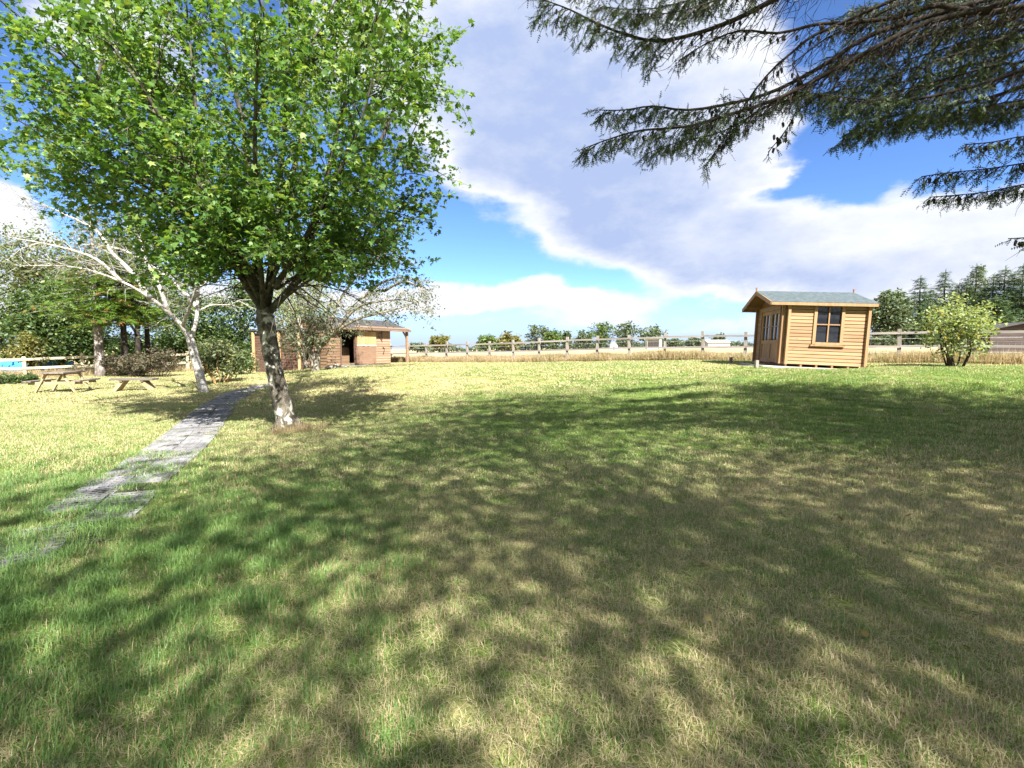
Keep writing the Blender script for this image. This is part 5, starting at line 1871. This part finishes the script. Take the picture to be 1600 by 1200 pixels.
def scatter(name, protos, pts, scl, seed, label=None):
    """pts (n,3): instances of the prototype tufts on loose points"""
    pc = bpy.data.collections.new(name + '_tufts')
    for o in protos:
        pc.objects.link(o)
    r = np.random.default_rng(seed)
    me_ = bpy.data.meshes.new(name)
    me_.vertices.add(len(pts))
    me_.vertices.foreach_set('co', np.ascontiguousarray(pts, np.float32).ravel())
    a = me_.attributes.new('scl', 'FLOAT', 'POINT')
    a.data.foreach_set('value', np.asarray(scl, np.float32))
    a = me_.attributes.new('rot', 'FLOAT', 'POINT')
    a.data.foreach_set('value', r.uniform(0, 6.283, len(pts)).astype(np.float32))
    a = me_.attributes.new('idx', 'INT', 'POINT')
    a.data.foreach_set('value', r.integers(0, len(protos), len(pts)).astype(np.int32))
    o = link(name, me_)
    ng = bpy.data.node_groups.new(name, 'GeometryNodeTree')
    ng.interface.new_socket('Geometry', in_out='INPUT', socket_type='NodeSocketGeometry')
    ng.interface.new_socket('Geometry', in_out='OUTPUT', socket_type='NodeSocketGeometry')
    N = ng.nodes
    gi, go = N.new('NodeGroupInput'), N.new('NodeGroupOutput')
    ci = N.new('GeometryNodeCollectionInfo')
    ci.inputs['Collection'].default_value = pc
    ci.inputs['Separate Children'].default_value = True
    ci.inputs['Reset Children'].default_value = True
    ip = N.new('GeometryNodeInstanceOnPoints')
    ip.inputs['Pick Instance'].default_value = True

    def na(nm, ty):
        q = N.new('GeometryNodeInputNamedAttribute')
        q.data_type = ty
        q.inputs['Name'].default_value = nm
        return q.outputs['Attribute']
    cx_ = N.new('ShaderNodeCombineXYZ')
    ng.links.new(na('rot', 'FLOAT'), cx_.inputs[2])
    mp_ = N.new('GeometryNodeMeshToPoints')
    ng.links.new(gi.outputs[0], mp_.inputs['Mesh'])
    ng.links.new(mp_.outputs[0], ip.inputs['Points'])
    ng.links.new(ci.outputs[0], ip.inputs['Instance'])
    ng.links.new(na('idx', 'INT'), ip.inputs['Instance Index'])
    ng.links.new(cx_.outputs[0], ip.inputs['Rotation'])
    ng.links.new(na('scl', 'FLOAT'), ip.inputs['Scale'])
    ng.links.new(ip.outputs[0], go.inputs[0])
    md = o.modifiers.new('grass', 'NODES')
    md.node_group = ng
    tag(o, label, kind='stuff')
    return o


path_xy = np.array([(p.x, p.y) for p in resample(path_w, .12)])


def path_dist(x, y):
    d = np.full(len(x), 99.0)
    for q in path_xy:
        d = np.minimum(d, np.hypot(x - q[0], y - q[1]))
    return d


def value_noise(x, y, s, seed):
    r = np.random.default_rng(seed)
    g_ = r.random((64, 64))
    u, v = x / s, y / s
    i, j = np.floor(u).astype(int), np.floor(v).astype(int)
    fu, fv = sst(u - i), sst(v - j)
    q = lambda a_, b_: g_[a_ % 64, b_ % 64]
    return (q(i, j) * (1 - fu) + q(i + 1, j) * fu) * (1 - fv) + (q(i, j + 1) * (1 - fu) + q(i + 1, j + 1) * fu) * fv


ca, sa = math.cos(cab.rotation_euler.z), math.sin(cab.rotation_euler.z)
cs_, ss_ = US.x, US.y


def lawn_points(y0, y1, density, r, margin=2.0, clear_path=.50):
    xm = 1.12 * y1 + margin
    n = int(density * 2 * xm * (y1 - y0))
    st_ = 1 / math.sqrt(density)
    gx_, gy_ = np.meshgrid(np.arange(-xm, xm, st_), np.arange(y0, y1, st_))
    x = (gx_ + r.uniform(-.62, .62, gx_.shape) * st_).ravel()
    y = (gy_ + r.uniform(-.62, .62, gy_.shape) * st_).ravel()
    k = np.abs(x) < 1.12 * y + margin
    x, y = x[k], y[k]
    k = beyond(x, y) < -.9
    lx, ly = (x - 8.8) * ca + (y - 15.8) * sa, -(x - 8.8) * sa + (y - 15.8) * ca
    k &= ~((lx > -.5) & (lx < 2.65) & (ly > -.25) & (ly < 3.3))
    lx, ly = (x - C0.x) * cs_ + (y - C0.y) * ss_, -(x - C0.x) * ss_ + (y - C0.y) * cs_
    k &= ~((lx > -.1) & (lx < 6) & (ly > -1.1) & (ly < 3.3))
    k &= ~((x < -24) & (y > 33))
    pd = path_dist(x, y)
    nz = .6 * value_noise(x, y, .22, 9) + .4 * value_noise(x, y, .6, 10)
    k &= (pd > clear_path - .05 + .10 * (nz - .5)) | ((y < 9.5) & (nz > np.interp(y, [4.9, 5.5, 6.4, 7.4, 9.5], [.16, .50, .55, .60, .74])))
    return x[k], y[k]


r = np.random.default_rng(400)
near = [blade_patch('grass_tuft', 330, .17, .025, .075, .0022, .0042, M['blade'], 500 + i, .34, .55) for i in range(7)]
lush = [blade_patch('grass_tuft', 240, .16, .06, .15, .0026, .0052, M['long_blade'], 520 + i, .12, .7) for i in range(6)]
mid = [blade_patch('grass_tuft', 360, .30, .025, .075, .0045, .0085, M['blade'], 540 + i, .30, .55) for i in range(6)]
midl = [blade_patch('grass_tuft', 260, .28, .05, .12, .005, .0095, M['long_blade'], 560 + i, .12, .6) for i in range(5)]
farp = [blade_patch('grass_tuft', 300, .55, .025, .065, .012, .022, M['blade'], 580 + i, .3, .5) for i in range(5)]
hayp = [blade_patch('hay_tuft', 90, .30, .25, .62, .008, .018, M['hay'], 600 + i, .1, .35) for i in range(6)]


def lushness(x, y):
    base_ = np.clip((-.3 - x) / 2.2, 0, 1) * np.clip((9.0 - y) / 4, 0, 1)
    return base_ + .55 * (value_noise(x, y, 1.1, 4) - .45) + .25 * (value_noise(x, y, .4, 5) - .5)


x, y = lawn_points(1.1, 5.6, 30, r, 1.2)
lu = lushness(x, y)
z = terrain(x, y)
k = r.random(len(x)) < .985
scatter('lawn_grass', near, np.stack([x, y, z], 1)[k], (.75 + .55 * np.clip(value_noise(x, y, .7, 2), 0, 1))[k], 1)
x, y = lawn_points(1.1, 6.2, 15, r, 1.2, .42)
lu = lushness(x, y)
k = r.random(len(x)) < np.clip(lu * 1.7, 0.02, 1)
scatter('long_grass', lush, np.stack([x, y, terrain(x, y)], 1)[k], (.45 + .5 * np.clip(lu, 0, 1) + .2 * r.random(len(x)))[k], 2)
x, y = lawn_points(5.5, 14.5, 12, r, 1.5)
scatter('lawn_grass', mid, np.stack([x, y, terrain(x, y)], 1), .75 + .5 * value_noise(x, y, .9, 2), 3)
x, y = lawn_points(5.9, 15.5, 5, r, 1.5, .44)
lu = lushness(x, y) + .15
k = r.random(len(x)) < np.clip(lu * 1.3, .03, 1)
scatter('long_grass', midl, np.stack([x, y, terrain(x, y)], 1)[k], (.6 + .5 * np.clip(lu, 0, 1))[k], 4)
x, y = lawn_points(14.3, 40, 3.4, r, 3.0)
scatter('lawn_grass', farp, np.stack([x, y, terrain(x, y)], 1), .7 + .5 * value_noise(x, y, 2.0, 2), 5)
# tall dry grass along and beyond the long fence
n = 5200
t_ = r.uniform(-4, 22, n)
o_ = np.abs(r.normal(size=n)) * 2.2 - .75
x = FA.x + FD.x * t_ + FN.x * o_
y = FA.y + FD.y * t_ + FN.y * o_
lx, ly = (x - 8.8) * ca + (y - 15.8) * sa, -(x - 8.8) * sa + (y - 15.8) * ca
k = ~((lx > -.8) & (lx < 2.9) & (ly < 3.5))
scatter('dry_field_grass', hayp, np.stack([x, y, terrain(x, y)], 1)[k], (.55 + .6 * value_noise(x, y, 1.2, 8))[k], 6)
# rough grass under the left fence
n = 900
i_ = r.integers(0, len(lp) - 1, n)
u = r.random(n)
pa = np.array([(p.x, p.y) for p in lp])
q = pa[i_] * (1 - u[:, None]) + pa[i_ + 1] * u[:, None] + r.normal(size=(n, 2)) * np.array([.5, .9]) + np.array([0, .8])
scatter('rough_grass', hayp, np.stack([q[:, 0], q[:, 1], terrain(q[:, 0], q[:, 1])], 1), r.uniform(.4, .95, n), 7)

q = np.array([-4.45, 9.85]) + r.normal(size=(26, 2)) * np.array([.28, .22])
scatter('dry_tuft_at_trunk', hayp, np.stack([q[:, 0], q[:, 1], terrain(q[:, 0], q[:, 1])], 1), r.uniform(.22, .5, 26), 12)

n = 420
fx = np.concatenate([r.uniform(-5, 6, 260), r.normal(-4.6, 2.2, 160)])
fy = np.concatenate([r.uniform(2, 9, 260), r.normal(10.0, 1.6, 160)])
fz = terrain(fx, fy) + r.uniform(.02, .06, n)
fl = leaves('fallen_leaves', np.stack([fx, fy, fz], 1), .045, leaf_mat('dead_leaf', (0.13, 0.095, 0.05), (0.22, 0.16, 0.085), (0.25, 0.20, 0.07), 0.1), None, MAPLE, MAPLE_F, 1.0, .35, .0, r)
tag(fl, kind='stuff')

# silvery broadleaf weed in the lawn
g = G(388, 852)
wd_ = thing('broadleaf_weed', 'small silvery leaved weed in the lawn right of the paved path', 'weed', g)
n = 14
a_ = rng.uniform(0, 6.28, n)
fw_ = np.stack([np.cos(a_), np.sin(a_), np.full(n, .35)], 1)
leaves('rosette', fw_ * .02, .085, M['pale_leaf'], wd_, OVAL, OVAL_F, 1.0, .2, .3, None, fw_)
